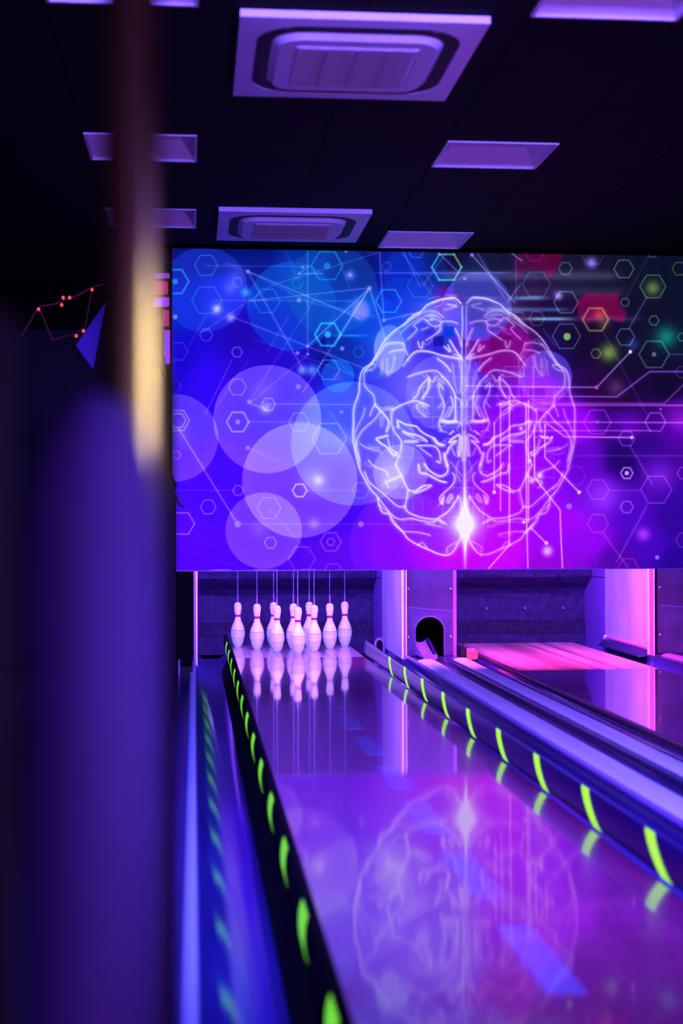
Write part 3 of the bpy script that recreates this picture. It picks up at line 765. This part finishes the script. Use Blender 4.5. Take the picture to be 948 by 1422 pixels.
# hexagons: x, y, r, colour, alpha, width, dot, inner
T1, T2, V1, V2, G1, G2 = '3890c0', '5a70e8', 'a8a0ff', 'b49cff', '5a8070', '96b04a'
for h_ in ((286,368.5,16,T1,.6),(243,391,19,'28a0e8',.75,1.3,4),(287,417,21,T1,.55),(286,465,9,'7a80ff',.6),(247,488,14,'5a70f0',.6),(329,489,7.5,'8a80ff',.8),(329.5,537.5,12.5,'9a94ff',.65),(242,536,9,'6a60ff',.6),
 (370.5,418,18.5,'3a90e0',.55),(454,369,22,'2898c8',.65,.9,4.5),(413,393,8,'2a80c8',.5),(455,464.5,18,'30b8e8',.85,1.5,4.5),(456,513.5,15.5,'6ab0ff',.6),(498,489,7.5,'2870d8',.6),(539.5,418,18,'30a0e0',.75,1.0),
 (537,370,6.5,'6080d0',.5),(372.5,561.5,9.5,'b0a8ff',.7),(329.5,392,7,'6070ff',.5),(577.5,347,12,'3090c0',.6),(583,397,18,'3080d8',.5),(247,584,16,'a8a0ff',.7,1.0,0,11),(330,586,15.5,V1,.8,1.2,3.2),
 (415,586,14,V1,.55),(457,609,24,'a0a8ff',.55,.9,5),(245,632,6,V1,.6),(330.6,681,7.5,V1,.7),(416,681,10,'d0c8ff',.9,1.1),(289,704,11,V2,.7),(373.5,705.5,16.5,V1,.5),(253,727,17,V2,.75,1.0),(375.5,753.7,8.5,V1,.7),
 (459,752.5,14.5,V2,.6,.9,0,5.5),(419,775.7,18.5,V2,.5),(500.5,681,12,V1,.4),(462.5,795,14,V2,.5),
 (784.7,373,9.5,'6a8a9a',.7),(866,373.4,14,'7a9a7a',.75),(744.5,395,19.5,'5a6a78',.6),(785.5,419.8,17,'7a88a0',.75),(906.3,397.7,18,'6a9858',.75),(745,442.5,11,'70708a',.6),
 (826.5,443.7,18,'8a8a38',.85,1.4),(867.5,419.8,6,'8a8a80',.7),(907.8,445,7,'6aa078',.7),(786,467,19.5,G1,.8),(868,468,13,'7088a0',.75),(827,491,7,'80a050',.7),(908,492,21,'5a9070',.75,.9,3.2),
 (943,373,10,'6a9030',.7),(947,468,6,'40a080',.7),(947,516.6,9,'506080',.6),(823,352,17,'606890',.4),(906,350,8,'707a60',.7),(742,350,14,'a04080',.5),
 (829,586,19,'7a3ac0',.85,1.2,2.5),(909.7,586,14.5,'9a60e8',.8,1.1),(869.8,609,11.5,'9a70f0',.7),(870,657,8.5,'d0a8ff',.9,1,3),(799,660.6,14,'9030f0',.6),(830,680,15.5,'a860ff',.55),(910.8,680,21.5,'9a70ff',.65),
 (870,704,9,'b078ff',.8),(830,727,14.5,'c070ff',.55),(948.8,657,9,'9a60ff',.7),(948.8,750,11,'8050e0',.7),(872,788,14,'a050ff',.6),(820,780,10,'8030e0',.3),(1000,420,18,'5a9070',.6),(1030,560,20,'8050e0',.6),(1010,700,16,'a060ff',.6)):
    hexa(*h_)
# the two-coloured hexagon over the brain
px_ = [(620 + 20.5*math.cos(PI/3*k), 371 + 20.5*math.sin(PI/3*k)) for k in range(7)]
for k, c in enumerate(('50c8a0', '40d080', '30b8e8', '30b0f0', '50c0a0', '90c040')): line(px_[k:k+2], 1.3, c, .9)
# network lines
for p, al in (([(344,377),(420,512)],.6),([(344,377),(497,441)],.6),([(427,481),(513,400)],.75),([(513,400),(470,470)],.7),([(513,400),(348,418)],.55),([(513,400),(420,545)],.5),([(346,558),(440,410)],.3),([(427,340),(427,492)],.5),
 ([(527,351),(533,444.5)],.6),([(533,444.5),(575,435)],.6),([(513,400),(535,471)],.8),([(280,462),(380,395),(522,352)],.35),([(322,440),(427,481),(518,516)],.55),([(286,369),(430,370)],.35),([(300,417),(490,418)],.35),
 ([(322,500),(285,575)],.45),([(427,493),(348,559)],.35),([(346,559),(372,570)],.8),([(372,561),(490,562)],.5),([(248,595),(330,728)],.85),([(330,728),(620,728)],.35),([(344,622),(385,640)],.35),([(344,586),(440,586)],.35),
 ([(457,572),(500,628)],.35),([(240,681),(330,681)],.35),([(426,681),(500,681)],.35),([(286,438),(262,480)],.3),([(300,565),(345,500)],.25),([(415,380),(448,380)],.6),([(415,380),(428,370)],.5),([(370,490),(400,440)],.3),
 ([(456,330),(486,400)],.25),([(450,345),(527,351)],.25),([(398,352),(430,430)],.25),([(313,365),(344,377),(430,420),(520,440)],.3),([(560,350),(583,397)],.45),([(560,352),(600,410)],.3),([(350,470),(490,520)],.25),
 ([(655,354),(714,420)],.8),([(662,350),(700,414)],.5),([(704,420),(722,395)],.6),([(608,350),(634,376)],.7),([(708,350),(724,362)],.85),([(588,395),(620,350)],.4),([(716,360),(716,420)],.3),
 ([(898,413),(873,456)],.5),([(838,462),(900,580)],.25),([(902,352),(868,415)],.2),([(930,492),(948,492)],.4),([(753,456),(770,480)],.3),
 ([(875,620),(905,672)],.5),([(898,702),(855,782)],.5),([(838,742),(872,788)],.5),([(848,681),(889,681)],.35),([(800,633),(1080,633)],.35),([(430,768),(373,706)],.3),([(490,520),(440,480)],.3)):
    line(p, .75, '8f86ff', al, gl=al*.12, gw=4)
for x, y, r in ((344,377,2.5),(427,481,2.2),(513,400,2.6),(533,444.5,2.4),(427,492,1.8),(346,558,3),(330,728,4.5),(344,622,3),(345,586,2.2),(457,609,4.5),(474,617,1.8),(501,728,3.8),(473,372,0),(486,382,2.5),(655,354,2.4),(645,387,2.5),
 (420,371,1.8),(415,380,1.8),(415,417,3.2),(475,484,3),(413,490,2.5),(437,384,0),(303,447,0),(480,349,1.8),(243,440,3.4),(414,537,3.6),(474,572,2.4),(371,414,0),(917,568,1.5),(912,774,3),(790,703,4),(560,609,0),(453,372,0)):
    if r: disc(x, y, r, 'a8a4ff', .75, 1.2)
# brain body haze
def both(pts): return [pts, [(1288-x, y) for x, y in pts]]
outline = [(639.4,421),(631,413.3),(620,414),(611,416),(600,420),(592,424),(585,432),(575,437),(560,450.6),(547,459.5),(535,472),(525,488.5),(514.7,505),(504.6,512),(499.5,525),(498,546),(491,567),(490.5,592),(489.8,609),(492.7,626),(497,645),(501,656),(509.6,671.6),(515.5,681.4),(523.4,689.3),(525.4,700),(530.3,711),(540,714),(543,722),(549,729.6),(558.8,738.5),(566,748.3),(581,757),(594.5,763),(605.4,768),(615.2,770.5),(624,769.5),(631,763),(637,752),(641,743)]
poly(both(outline)[0], '8078ff', .26, 3); poly(both(outline)[1], '9048f0', .12, 3)
glow(545,480,30,'a8a8ff',.35); glow(560,540,40,'8080ff',.3); glow(600,430,30,'a0a0ff',.35,16); glow(545,660,22,'c8c8ff',.55,26); glow(700,430,30,'9090ff',.3,14)
# little squares of the digital grid
rs = np.random.RandomState(4)
for x0, y0, w_, h2, c, al in ((616,453,13,13,'0048c8',.8),(602,467,13,13,'0a1480',.7),(616,467,8,13,'0a50c0',.6),(602,480,14,13,'3a20d0',.4),(658,453,14,13,'3a60c0',.5),(590,452,12,12,'2a28c0',.4),(680,466,30,24,'5a0048',.4),(665,537,12,13,'4a10b0',.5),(681,538,9,12,'4010a8',.5),(735,540,20,12,'6000a8',.4)):
    s = win(x0, x0+w_, y0, y0+h2); over(s, np.full(gx[s].shape, al), H(c))
for k in range(60):
    x0 = 503 + 14*rs.randint(0, 20); y0 = 439 + 14*rs.randint(0, 22); w_ = 14*rs.randint(1, 4); h2 = 14*rs.randint(1, 4)
    if ((x0-644)/150)**2 + ((y0-592)/175)**2 > .8: continue
    line([(x0,y0),(x0+w_,y0),(x0+w_,y0+h2),(x0,y0+h2),(x0,y0)], .5, 'b8a8ff', .22)
    s = win(x0, x0+w_, y0, y0+h2); screen(s, np.full(gx[s].shape, .05), H('a090ff'))
# brain lines, left half then mirrored
W_ = 'e4e2ff'
B = [(outline,1.3,.85),
 ([(536.6,476.7),(526,492),(517,504),(507,514.7),(505,525),(507,537.7),(518,548.6),(520.2,561.3),(517,567),(513.4,577.3)],1.1,.7),
 ([(520.2,562),(528.2,570.6),(535.8,579),(539.6,587.4),(536.6,599.3)],1.7,.85),
 ([(528.2,570.6),(519.8,582.4),(509.6,590.8),(500.3,601),(495.3,612.8),(493.6,622),(499,639)],1.1,.75),
 ([(531.6,577),(531,591.7)],.8,.5),([(529,566.4),(545,567.2),(530,570)],.8,.6),
 ([(545,567.2),(543.4,579),(544.2,591.7),(548.4,601),(556.9,612.8),(555.2,628.8),(549.3,645)],1.2,.85),
 ([(546,569),(555.2,563),(566,558.8),(574.4,556.2),(582.9,558),(594.7,563)],1.3,.85),
 ([(538,604.5),(529,607),(522.3,609.4),(528.2,615.3),(538.3,622),(543.4,629.6),(549.3,632),(550,628)],1.7,.9),
 ([(538.3,609.4),(541.7,622),(550,629)],1.2,.8),
 ([(506.3,566.4),(504,576.5),(497,590.8),(492.3,605),(497,626),(500,648)],1.0,.6),
 ([(499.5,616),(509.6,622),(528.2,626)],1.0,.6),([(511.3,620.4),(526.5,622)],.9,.5),
 ([(511.3,639),(518.5,647),(535.2,653.9),(538.2,661.7)],1.3,.7),
 ([(549,646),(554.9,656.8),(564.7,677.5),(570,681.4),(577,681.4),(585.7,675.5),(597.5,673.5),(596,676),(586,681),(575,684)],1.5,.85),
 ([(566,680),(565,690),(561.8,704)],1.3,.8),([(535.2,669.6),(539,676.5)],1.5,.7),([(536,668),(548,664),(556,660)],2.2,.6),
 ([(505.7,655),(511.6,668.6),(519.5,675.5),(530.3,684.4),(541,694),(549,701),(554.9,703.6),(561,703)],1.2,.8),
 ([(525.4,692),(535.2,705),(542,713),(549,718.8),(557,721.3),(570,720),(585,723),(600,725),(607,722),(613,726)],1.1,.8),
 ([(562,704),(566,711),(580,717),(590,719.5),(605,720.5),(613,716),(622,710),(630,700),(635,692),(636,688)],1.3,.85),
 ([(610,721),(618,727)],1.6,.7),([(590,727),(600,729),(612,731)],1.0,.5),
 ([(549,729),(558.8,737.5),(566,738),(580,739),(597,743)],1.0,.7),([(542,716),(550,728),(557,737)],.9,.6),
 ([(580,757),(586,753),(592,761)],1.0,.6),([(620,767),(621,760),(634,752)],1.0,.6),([(526,700),(532,706),(540,712)],1.0,.6),
 ([(588.6,644),(594.5,652),(602.4,657.8),(611.3,661),(619,658),(621.6,652),(620,645)],1.6,.9),
 ([(580.8,645),(582.7,655.8),(591.6,657.8),(600.4,662.7),(610.3,667.6),(619,669.6)],1.7,.9),
 ([(628,657),(630.5,660),(631,667.6),(626,675.5),(617,683.4),(610.3,691.3),(613.3,700),(616,688)],1.3,.8),
 ([(613,700),(614,692)],1.8,.6),([(620,696),(625,686.3),(627,691),(621,698)],1.4,.7),([(636,690),(640,700),(640,715)],2.0,.5),
 ([(592.2,527.5),(582.9,537.7),(579.5,547.8),(574.4,552.8)],1.5,.8),([(595.5,524),(594.7,539.3),(586.3,552.8)],1.8,.85),([(592,521),(600,530),(606,522)],1.2,.6),
 ([(615,540),(609,531.8),(610,546),(615,557),(616.6,565.5),(612.4,579),(609,589),(612.4,597.6)],1.2,.75),
 ([(615,558),(608.2,566.4)],1.0,.6),([(608,526),(616,532)],1,.5),
 ([(614,523),(620,528.4),(627.6,540.2),(631.8,551),(631.8,575.6),(631,584),(623,585),(615,584)],1.5,.85),
 ([(631.8,551),(638.6,555.4),(641,563)],1.1,.7),([(625,550.3),(628.4,560.4),(626,572),(621.7,579)],1.3,.75),([(612,584),(622,586),(633,585)],3.0,.75),([(616,582),(620,574),(624,566)],2.0,.45),([(633,585),(640,588)],1.2,.6),
 ([(591,566),(583,560),(577.8,564.7),(582.9,572.3),(591.3,578.2)],1.1,.7),([(578,563),(592,575)],.9,.4),
 ([(553.5,594.2),(551.8,584),(562,589),(577,591.7),(582.9,597.6),(591.3,603.5),(602.3,608.5),(607.3,614.5),(615,617.8)],1.5,.9),
 ([(602,609),(608,617),(616,618)],2.2,.7),
 ([(559.4,598.4),(566,601.8),(578.7,604.3),(587,608.5),(592.2,612.8)],1.9,.85),([(560,600),(572,607),(588,612)],1.2,.5),
 ([(562,612.8),(579.5,612.8)],2.5,.7),([(577.8,618.7),(599.8,618.7),(607.3,623.7),(610.7,632),(610.7,642.3),(606,640)],1.4,.85),
 ([(582.9,622),(598,633)],1.3,.7),([(616.6,630),(618,638),(620.5,646)],2.6,.9),
 ([(636.9,603.5),(629,608),(623.4,614.5),(633.5,612),(624.2,620.4),(620,629.6)],1.7,.9),([(638.6,605),(637,620),(636,633)],1.8,.8),([(641,607),(640,620),(638,633)],1.5,.7),([(627,622),(631,632)],1.2,.6),
 ([(624.2,602.6),(629.3,598.4)],1.6,.8),([(610,598),(620,600)],1.2,.5),([(634,598),(637,590)],.9,.5),
 ([(566,470.8),(578.7,458),(574,452),(580,447),(588,442),(599.8,452.3),(611.6,450.6),(613.3,446.4),(626,446),(635,449)],1.2,.65),
 ([(588,434),(597,431),(606,433),(615,440)],1.1,.5),([(592,445),(604,443),(613,447)],1.1,.5),([(590,438),(602,437),(612,443)],1.0,.45),
 ([(611,452),(610.7,459),(603,465),(591.3,472.5)],1.2,.7),([(580.3,474.2),(582,481),(585.8,482.6),(587,474.2)],1.4,.75),([(585,458),(595,454)],1,.4),
 ([(566,499.5),(572.8,491),(581.2,487.3),(595.5,488),(611.6,492.8),(626.8,496),(641,498.7)],1.5,.85),
 ([(631.8,456.5),(637,468),(640,480)],1.3,.75),([(624.2,472.5),(631.8,485),(640,497)],1.7,.8),([(616.6,481),(625,488.5),(621.7,479.3)],1.5,.8),([(630,492),(638,494)],2.4,.5),
 ([(607.3,497.8),(618.3,506.3),(625,515.5)],1.6,.8),([(566,523),(582.9,517.2),(599.8,514.3),(608.2,516.4),(614,523)],1.3,.75),
 ([(599.8,420),(613.3,415),(631,414)],1.0,.6),([(620,422),(633.5,425),(616.6,430)],.9,.55),([(566,443),(577,437),(584,434)],1.2,.5),
 ([(560,452),(572,443),(584,436)],1.1,.5),([(556,462),(570,450),(583,441)],1.0,.5),
 ([(536.6,478),(548,475),(559.4,476.7)],1.3,.6),([(540,489.4),(550,486),(559.4,486)],1.3,.6),([(559.4,476),(562,485),(566,492.8)],1.2,.6),([(559.4,508),(566,499.5)],1.1,.7),
 ([(514.7,505.4),(522.3,506.3),(517.2,512),(507,514.7)],1.0,.6),([(530,500),(529,520)],1.0,.35),([(538,498),(537,520)],1.5,.4),([(547.6,494.5),(545,510),(538,520)],1.6,.4),
 ([(636,640),(633,655),(638,668)],1.0,.5),([(624,640),(634,652),(640,660)],.9,.45),([(640,560),(639,590)],1.0,.5),([(637,500),(640,520),(639,545)],1.3,.5),([(628,505),(631,530),(634,545)],1.1,.4)]
for p, w_, al in B:
    q = smoothp(p, 3)
    for side, pp in enumerate(both(q)):
        c = W_ if side == 0 else 'dcb8ff'
        if side == 1: pp = [(x + .9*math.sin(y/37.), y + .8*math.sin(x/29.)) for x, y in pp]
        line(pp, w_*.86, c, min(1, al*1.1)*(1 if side == 0 else .85), gl=.07, gw=3.5)
        off = [(x + 2.2, y + 1.6) for x, y in pp]
        line(off, w_*.6, c, al*.4)
        line([(x - 2.6, y + 2.4) for x, y in pp], w_*.5, c, al*.2)
# fine wisps between the main lines
for k in range(150):
    p, w_, al = B[1 + rs.randint(0, len(B)-1)]
    i0 = rs.randint(0, len(p)-1); (x0, y0), (x1, y1) = p[i0], p[i0+1]
    ox, oy = rs.uniform(-7, 7, 2)
    pp = [(x0+ox, y0+oy), ((x0+x1)/2+ox*1.2+rs.uniform(-2, 2), (y0+y1)/2+oy*1.2+rs.uniform(-2, 2)), (x1+ox*.6, y1+oy*.6)]
    pp = smoothp(pp, 3)
    if k % 2: pp = [(1288-x, y) for x, y in pp]
    line(pp, .75, W_ if k % 2 == 0 else 'd0a8ff', rs.uniform(.15, .45), gl=.04, gw=3)
# midline and the bright star
line([(641.5,425),(642,450),(641,481),(641.5,525),(641.5,600),(642,640)], 1.1, W_, .75, gl=.1, gw=4)
line([(647.5,425),(647,470),(646.8,540),(646,640)], 1.0, 'c0b8ff', .6, gl=.1, gw=4)
line([(644.5,600),(644.5,640),(645,700)], 1.8, W_, .55, gl=.2, gw=5)
line([(644.5,495),(644.5,600)], .8, W_, .4)
s = win(560, 730, 620, 800)
X, Y = gx[s]-645.5, gy[s]-728
a = np.exp(-(np.abs(X)/9)**1.3 - (np.abs(Y)/14)**1.3)*1.6 + np.exp(-(X/26)**2 - (Y/26)**2)*.75 + np.exp(-(X/1.8)**2)*np.exp(-np.clip(-Y, 0, None)/45.)*np.exp(-np.clip(Y, 0, None)/45.)*1.1 + np.exp(-(X/5)**2 - (Y/55)**2)*.55
screen(s, np.clip(a, 0, 1), H('f0f0ff'))
# circuit lines
CI = 'ffb8ff'
for p, w_, al, c in (([(645,536),(828,538),(875,488.5)],.9,.8,'c088ff'),([(645,549.5),(856,551),(902,516),(1080,516)],.9,.75,'a070ff'),([(690,559.5),(922,560.5),(950,533),(1000,520)],.8,.6,'c060ff'),([(690,562),(1080,563.5)],.9,.75,'c878ff'),
 ([(788,586),(920,586.8),(1080,587)],.9,.75,'c080ff'),([(730,585.5),(790,586)],.8,.5,'d080ff'),([(735,598),(903,598)],.8,.7,'c080ff'),([(759,588),(784,606.5),(877,607.5)],1,.8,'e0b0ff'),([(730,586),(790,587)],.7,.4,CI),
 ([(686,587),(686,683)],.9,.85,CI),([(686,588),(700,570),(720,560)],.7,.5,CI),([(694.7,560),(694.7,709)],.9,.8,CI),([(707,550),(707,757),(676,792)],1,.9,CI),([(730,560),(731,720),(733,792)],1,.9,CI),([(733.5,556),(733.7,725)],1,.85,CI),
 ([(741.5,590),(742,661),(746,668),(764,691),(777.5,708),(779,750),(781,792)],1,.9,CI),([(756.4,590),(756.4,635),(804,683.5)],1,.9,CI),([(737,733),(758,754)],1,.9,CI),([(700,725),(731,725)],.7,.4,CI),([(720,500),(720,560)],.6,.3,CI),([(740,510),(740,590)],.6,.35,CI)):
    line(p, w_, c, al, gl=.1, gw=3)
for x, y, r, c in ((875,488.5,2.5,'f0d8ff'),(828,538,3,'b05898'),(877,607.5,2.3,'e8c0ff'),(686,683.5,2.5,'ffd8ff'),(804,683.5,2.5,'ffd8ff'),(758.5,754,2.5,'ffd0ff'),(727,725,2.2,'ffd8ff'),(753,607.2,1.6,'ffd8ff'),(760,607.2,1.6,'ffd8ff'),(766,607.2,1.8,'ffd8ff')):
    disc(x, y, r, c, .95, 1)
for x, y, r in ((749,660,3.2),(738,668,2.5),(735,640,2.0),(723,595,2.0)): glow(x, y, r*1.6, 'e8d8ff', .9)
# stronger saturation and contrast for the cloth's printed colours
IMG = np.clip(IMG, 0, 1)
_l = IMG.mean(-1, keepdims=True)
IMG = np.clip(_l + (IMG - _l)*1.10, 0, 1)**np.array([1.12, 1.15, 1.04])   # denser inks
# cloth grid
NX, NZ = 1000, 540
mx0, mx1, mz0, mz1 = -.140, 3.95, .722, 2.964
YM = 10.64
xs = np.linspace(mx0, mx1, NX); zs = np.linspace(mz0, mz1, NZ)
XX, ZZ = np.meshgrid(xs, zs)
# artwork coordinates of every point of the cloth (the print's own layout)
dx_, dy_, dz_ = XX, np.full_like(XX, YM), ZZ - CAM_H
w3 = dx_*_F.x + dy_*_F.y + dz_*_F.z
uu = 474 + FPX*(dx_*_R2.x + dy_*_R2.y + dz_*_R2.z)/w3
vv = 711 - FPX*(dx_*_U2.x + dy_*_U2.y + dz_*_U2.z)/w3
fx = np.clip((uu-PX0)*SC - .5, 0, Wd-1.001); fy = np.clip((vv-PY0)*SC - .5, 0, Hd-1.001)
ix, iy = fx.astype(int), fy.astype(int); tx, ty = (fx-ix)[..., None], (fy-iy)[..., None]
C4 = (IMG[iy, ix]*(1-tx) + IMG[iy, ix+1]*tx)*(1-ty) + (IMG[iy+1, ix]*(1-tx) + IMG[iy+1, ix+1]*tx)*ty
lin = np.where(C4 <= .04045, C4/12.92, ((C4 + .055)/1.055)**2.4)
# cloth folds near the lower left corner, faint ripples elsewhere
foldw = np.exp(-((XX-.25)/.55)**2 - ((ZZ-.80)/.16)**2)
YY = YM + .004*np.sin(XX*3.1)*np.sin(ZZ*2.0) - .012*foldw*np.sin((ZZ + .32*XX)*62) - .0015*np.sin(XX*70)*np.exp(-((ZZ-2.9)/.2)**2)
me = bpy.data.meshes.new('printed_cloth')
nv = NX*NZ; co = np.stack([XX, YY, ZZ], -1).reshape(-1, 3).astype(np.float32)
me.vertices.add(nv); me.vertices.foreach_set('co', co.ravel())
idx = np.arange(nv).reshape(NZ, NX)
q = np.stack([idx[:-1, :-1], idx[:-1, 1:], idx[1:, 1:], idx[1:, :-1]], -1).reshape(-1, 4)
nf = len(q)
me.loops.add(nf*4); me.loops.foreach_set('vertex_index', q.ravel().astype(np.int32))
me.polygons.add(nf); me.polygons.foreach_set('loop_start', np.arange(0, nf*4, 4, dtype=np.int32))
try: me.polygons.foreach_set('loop_total', np.full(nf, 4, dtype=np.int32))
except Exception: pass
me.update(calc_edges=True)
ca = me.color_attributes.new('print', 'FLOAT_COLOR', 'POINT')
ca.data.foreach_set('color', np.concatenate([lin, np.ones((NZ, NX, 1))], -1).astype(np.float32).ravel())
me.polygons.foreach_set('use_smooth', [True]*nf)
m, nt, b = new_mat('fluorescent_print')
at = nt.nodes.new('ShaderNodeAttribute'); at.attribute_name = 'print'
hs = nt.nodes.new('ShaderNodeVectorMath'); hs.operation = 'SCALE'; hs.inputs['Scale'].default_value = .08
nt.links.new(at.outputs['Color'], hs.inputs[0]); nt.links.new(hs.outputs[0], b.inputs['Base Color'])
nt.links.new(at.outputs['Color'], b.inputs['Emission Color'])       # fluorescent inks glowing under blacklight
b.inputs['Emission Strength'].default_value = .96
b.inputs['Roughness'].default_value = .7; b.inputs['Specular IOR Level'].default_value = .2
mural = thing('mural_banner', 'wide glowing mural banner of a brain among hexagons and bubbles, hung above the lanes', 'mural', (0, 0, 0))
link('printed_cloth', me, m, mural)
box('backing_frame', mx0 + .005, mx1 - .005, YM + .022, YM + .045, .735, 2.96, M['matte_black'], mural)
box('bottom_rail', mx0 + .01, mx1 - .01, YM + .004, YM + .021, .716, .728, M['cap_violet'], mural)

# ------------------------------------------------------------------ left of the mural
t = thing('wall_sign', 'small sign of violet bars and red panels on the dark wall left of the mural', 'sign', (-.40, 11.0, 2.2))
box('backing', 0, .235, .02, .05, -.02, .72, M['matte_black'], t)
box('violet_bar', .12, .235, 0, .018, .615, .650, M['neon_mauve'], t, bevel=.006)
box('violet_bar', .12, .232, 0, .018, .41, .475, M['neon_violet'], t, bevel=.006)
box('red_panel', .10, .225, 0, .018, .50, .59, M['neon_red'], t, bevel=.02)
box('red_panel', .19, .232, 0, .018, .27, .385, M['neon_red'], t, bevel=.015)
box('violet_panel', .205, .238, 0, .018, .0, .24, M['neon_violet'], t)
box('white_edge', .198, .204, 0, .018, .06, .24, M['trim_bright'], t)
box('sign_bracket', .10, .14, .051, YB - 11.0, .3, .34, M['matte_black'], t)
# red string lights hanging from the ceiling further back
bulbs = [(-.941,2.366),(-.792,2.439),(-.753,2.439),(-.801,2.394),(-.616,2.49),(-.669,2.235),(-.713,2.204)]
labs = ['leftmost and lowest of the upper group', 'left of the middle pair', 'right of the middle pair', 'just under the middle pair', 'at the right upper end by the pole', 'low, just left of the violet drape', 'dim, low and left of the violet drape']
t = thing('light_cable', 'dark red garland cable sagging in the dark at upper left', 'cable', (0, 9.5, 0))
tube('cable', [(-1.05, 0, 2.20), (-.99, 0, 2.30), (-.945, 0, 2.385), (-.85, 0, 2.40), (-.79, 0, 2.425), (-.70, 0, 2.46), (-.615, 0, 2.51), (-.50, 0, 2.54), (-.45, 0, ZC)], .006, M['garland'], t)
tube('cable', [(-.945, 0, 2.385), (-.90, 0, 2.28), (-.86, 0, 2.18)], .005, M['garland'], t)
tube('cable', [(-.615, 0, 2.51), (-.66, 0, 2.26), (-.72, 0, 2.222), (-.86, 0, 2.18)], .004, M['garland'], t)
tube('cable', [(-1.05, 0, 2.20), (-1.25, 0, 2.4), (-1.4, 0, ZC)], .004, M['matte_black'], t)
for (bx, bz), lb in zip(bulbs, labs):
    bm = bmesh.new(); bmesh.ops.create_uvsphere(bm, u_segments=14, v_segments=10, radius=.009)
    for v in bm.verts: v.co.z *= 1.25
    r_ = thing('red_bulb', 'small glowing red bulb on the garland, ' + lb, 'bulb', (bx, 9.48, bz), 'red bulbs on the garland')
    fin('glass', bm, M['bulb'], r_, smooth=True)
    tube('socket', [(0, .0, .012), (0, .012, .028)], .006, M['matte_black'], r_)
t = thing('hanging_drape', 'violet triangular drape hanging behind the pole at upper left', 'drape', (-.58, 9.0, 1.95))
bm = bmesh.new()
fr = [bm.verts.new(p) for p in ((0, 0, 0), (-.10, .01, .14), (.075, 0, .40), (.05, -.01, .26))]
bk = [bm.verts.new((v.co.x, v.co.y + .006, v.co.z)) for v in fr]
bm.faces.new(fr[::-1]); bm.faces.new(bk)
for k in range(4): bm.faces.new((fr[k], fr[(k+1)%4], bk[(k+1)%4], bk[k]))
fin('cloth', bm, M['drape'], t)
tube('cord', [(.075, .003, .395), (.075, .003, ZC - 1.95)], .003, M['matte_black'], t)

# ------------------------------------------------------------------ dark low partition along the left of the lanes, with a hook
t = thing('side_partition', 'dark glossy partition running along the left side of the near lane up to the mural', 'partition', (-.135, 5.2, 0))
box('board', -.02, .020, 0, 5.40, -.10, 1.30, M['matte_black'], t, bevel=.004)
box('cap', -.024, .024, 0, 5.40, 1.302, 1.32, M['matte_black'], t, bevel=.003)
t = thing('wall_hook', 'small black curved hook on the end of the dark partition, beside the mural', 'hook', (-.114, 7.9, 1.18))
tube('hook_arm', [(0, 0, .06), (.012, 0, .045), (.03, 0, .0), (.045, 0, -.03), (.06, 0, -.048), (.07, 0, -.045)], .008, M['hook'], t)
box('hook_plate', .0, .006, -.02, .02, -.03, .08, M['hook'], t)

# ------------------------------------------------------------------ close, out-of-focus things at the left
t = thing('floor_pole', 'blurred slim dark pole close to the camera with a pale golden sheen', 'pole', (-.048, 1.22, -.30))
bm = bmesh.new(); add_lathe(bm, [(.0245, .0), (.0245, ZC + .295)], 40); fin('tube', bm, M['pole'], t, smooth=True)
bm = bmesh.new(); add_lathe(bm, [(.055, 0), (.055, .010), (.030, .02), (.026, .03)], 32); fin('base_flange', bm, M['pole'], t, smooth=True)
bm = bmesh.new(); add_lathe(bm, [(.026, ZC + .27), (.032, ZC + .28), (.05, ZC + .288), (.05, ZC + .296)], 32); fin('top_flange', bm, M['pole'], t, smooth=True)
# padded rounded-top bollard in front of it
t = thing('padded_bollard', 'blurred dark blue padded bollard with a rounded top, close to the camera at left', 'bollard', (-.070, 1.09, -.30))
zt = 1.125 + .30
prof = [(.050, 0), (.050, .02), (.048, .03)]
prof += [(.048, zt - .12)] + [(.048*math.cos(PI/2*k/12)**.8, zt - .12 + .12*math.sin(PI/2*k/12)) for k in range(1, 12)] + [(.002, zt)]
bm = bmesh.new(); add_lathe(bm, prof, 40); fin('cushion', bm, M['pad'], t, smooth=True)
bm = bmesh.new(); add_lathe(bm, [(.052, .0), (.052, .06), (.0485, .07)], 40, capt=False); fin('foot_ring', bm, M['black'], t, smooth=True)
t = thing('dark_partition', 'large black blurred partition filling the lower left corner', 'partition', (-.72, 1.0, -.30))
box('panel', 0, .60, 0, .05, 0, 1.47, M['matte_black'], t, bevel=.02)
t = thing('dark_post', 'blurred dark square post between the padded bollard and the near lane', 'post', (-.088, 2.36, -.30))
box('shaft', 0, .060, 0, .05, 0, 1.56, M['matte_black'], t, bevel=.006)
box('base_plate', -.02, .08, -.02, .07, 0, .01, M['black'], t)

spot('pole_sheen_spot', (2.0, .2, 1.5), (-.04, 1.22, 1.11), (1, .80, .10), 800, 7.2, 1, .03)  # unseen warm spot, cone narrowed to the pole to give its golden sheen
spot('bollard_glow_spot', (2.0, .35, 1.35), (-.05, 1.09, .99), (.40, .18, 1), 1900, 10, 1, .25)  # unseen local spot added to give the bollard its violet glow
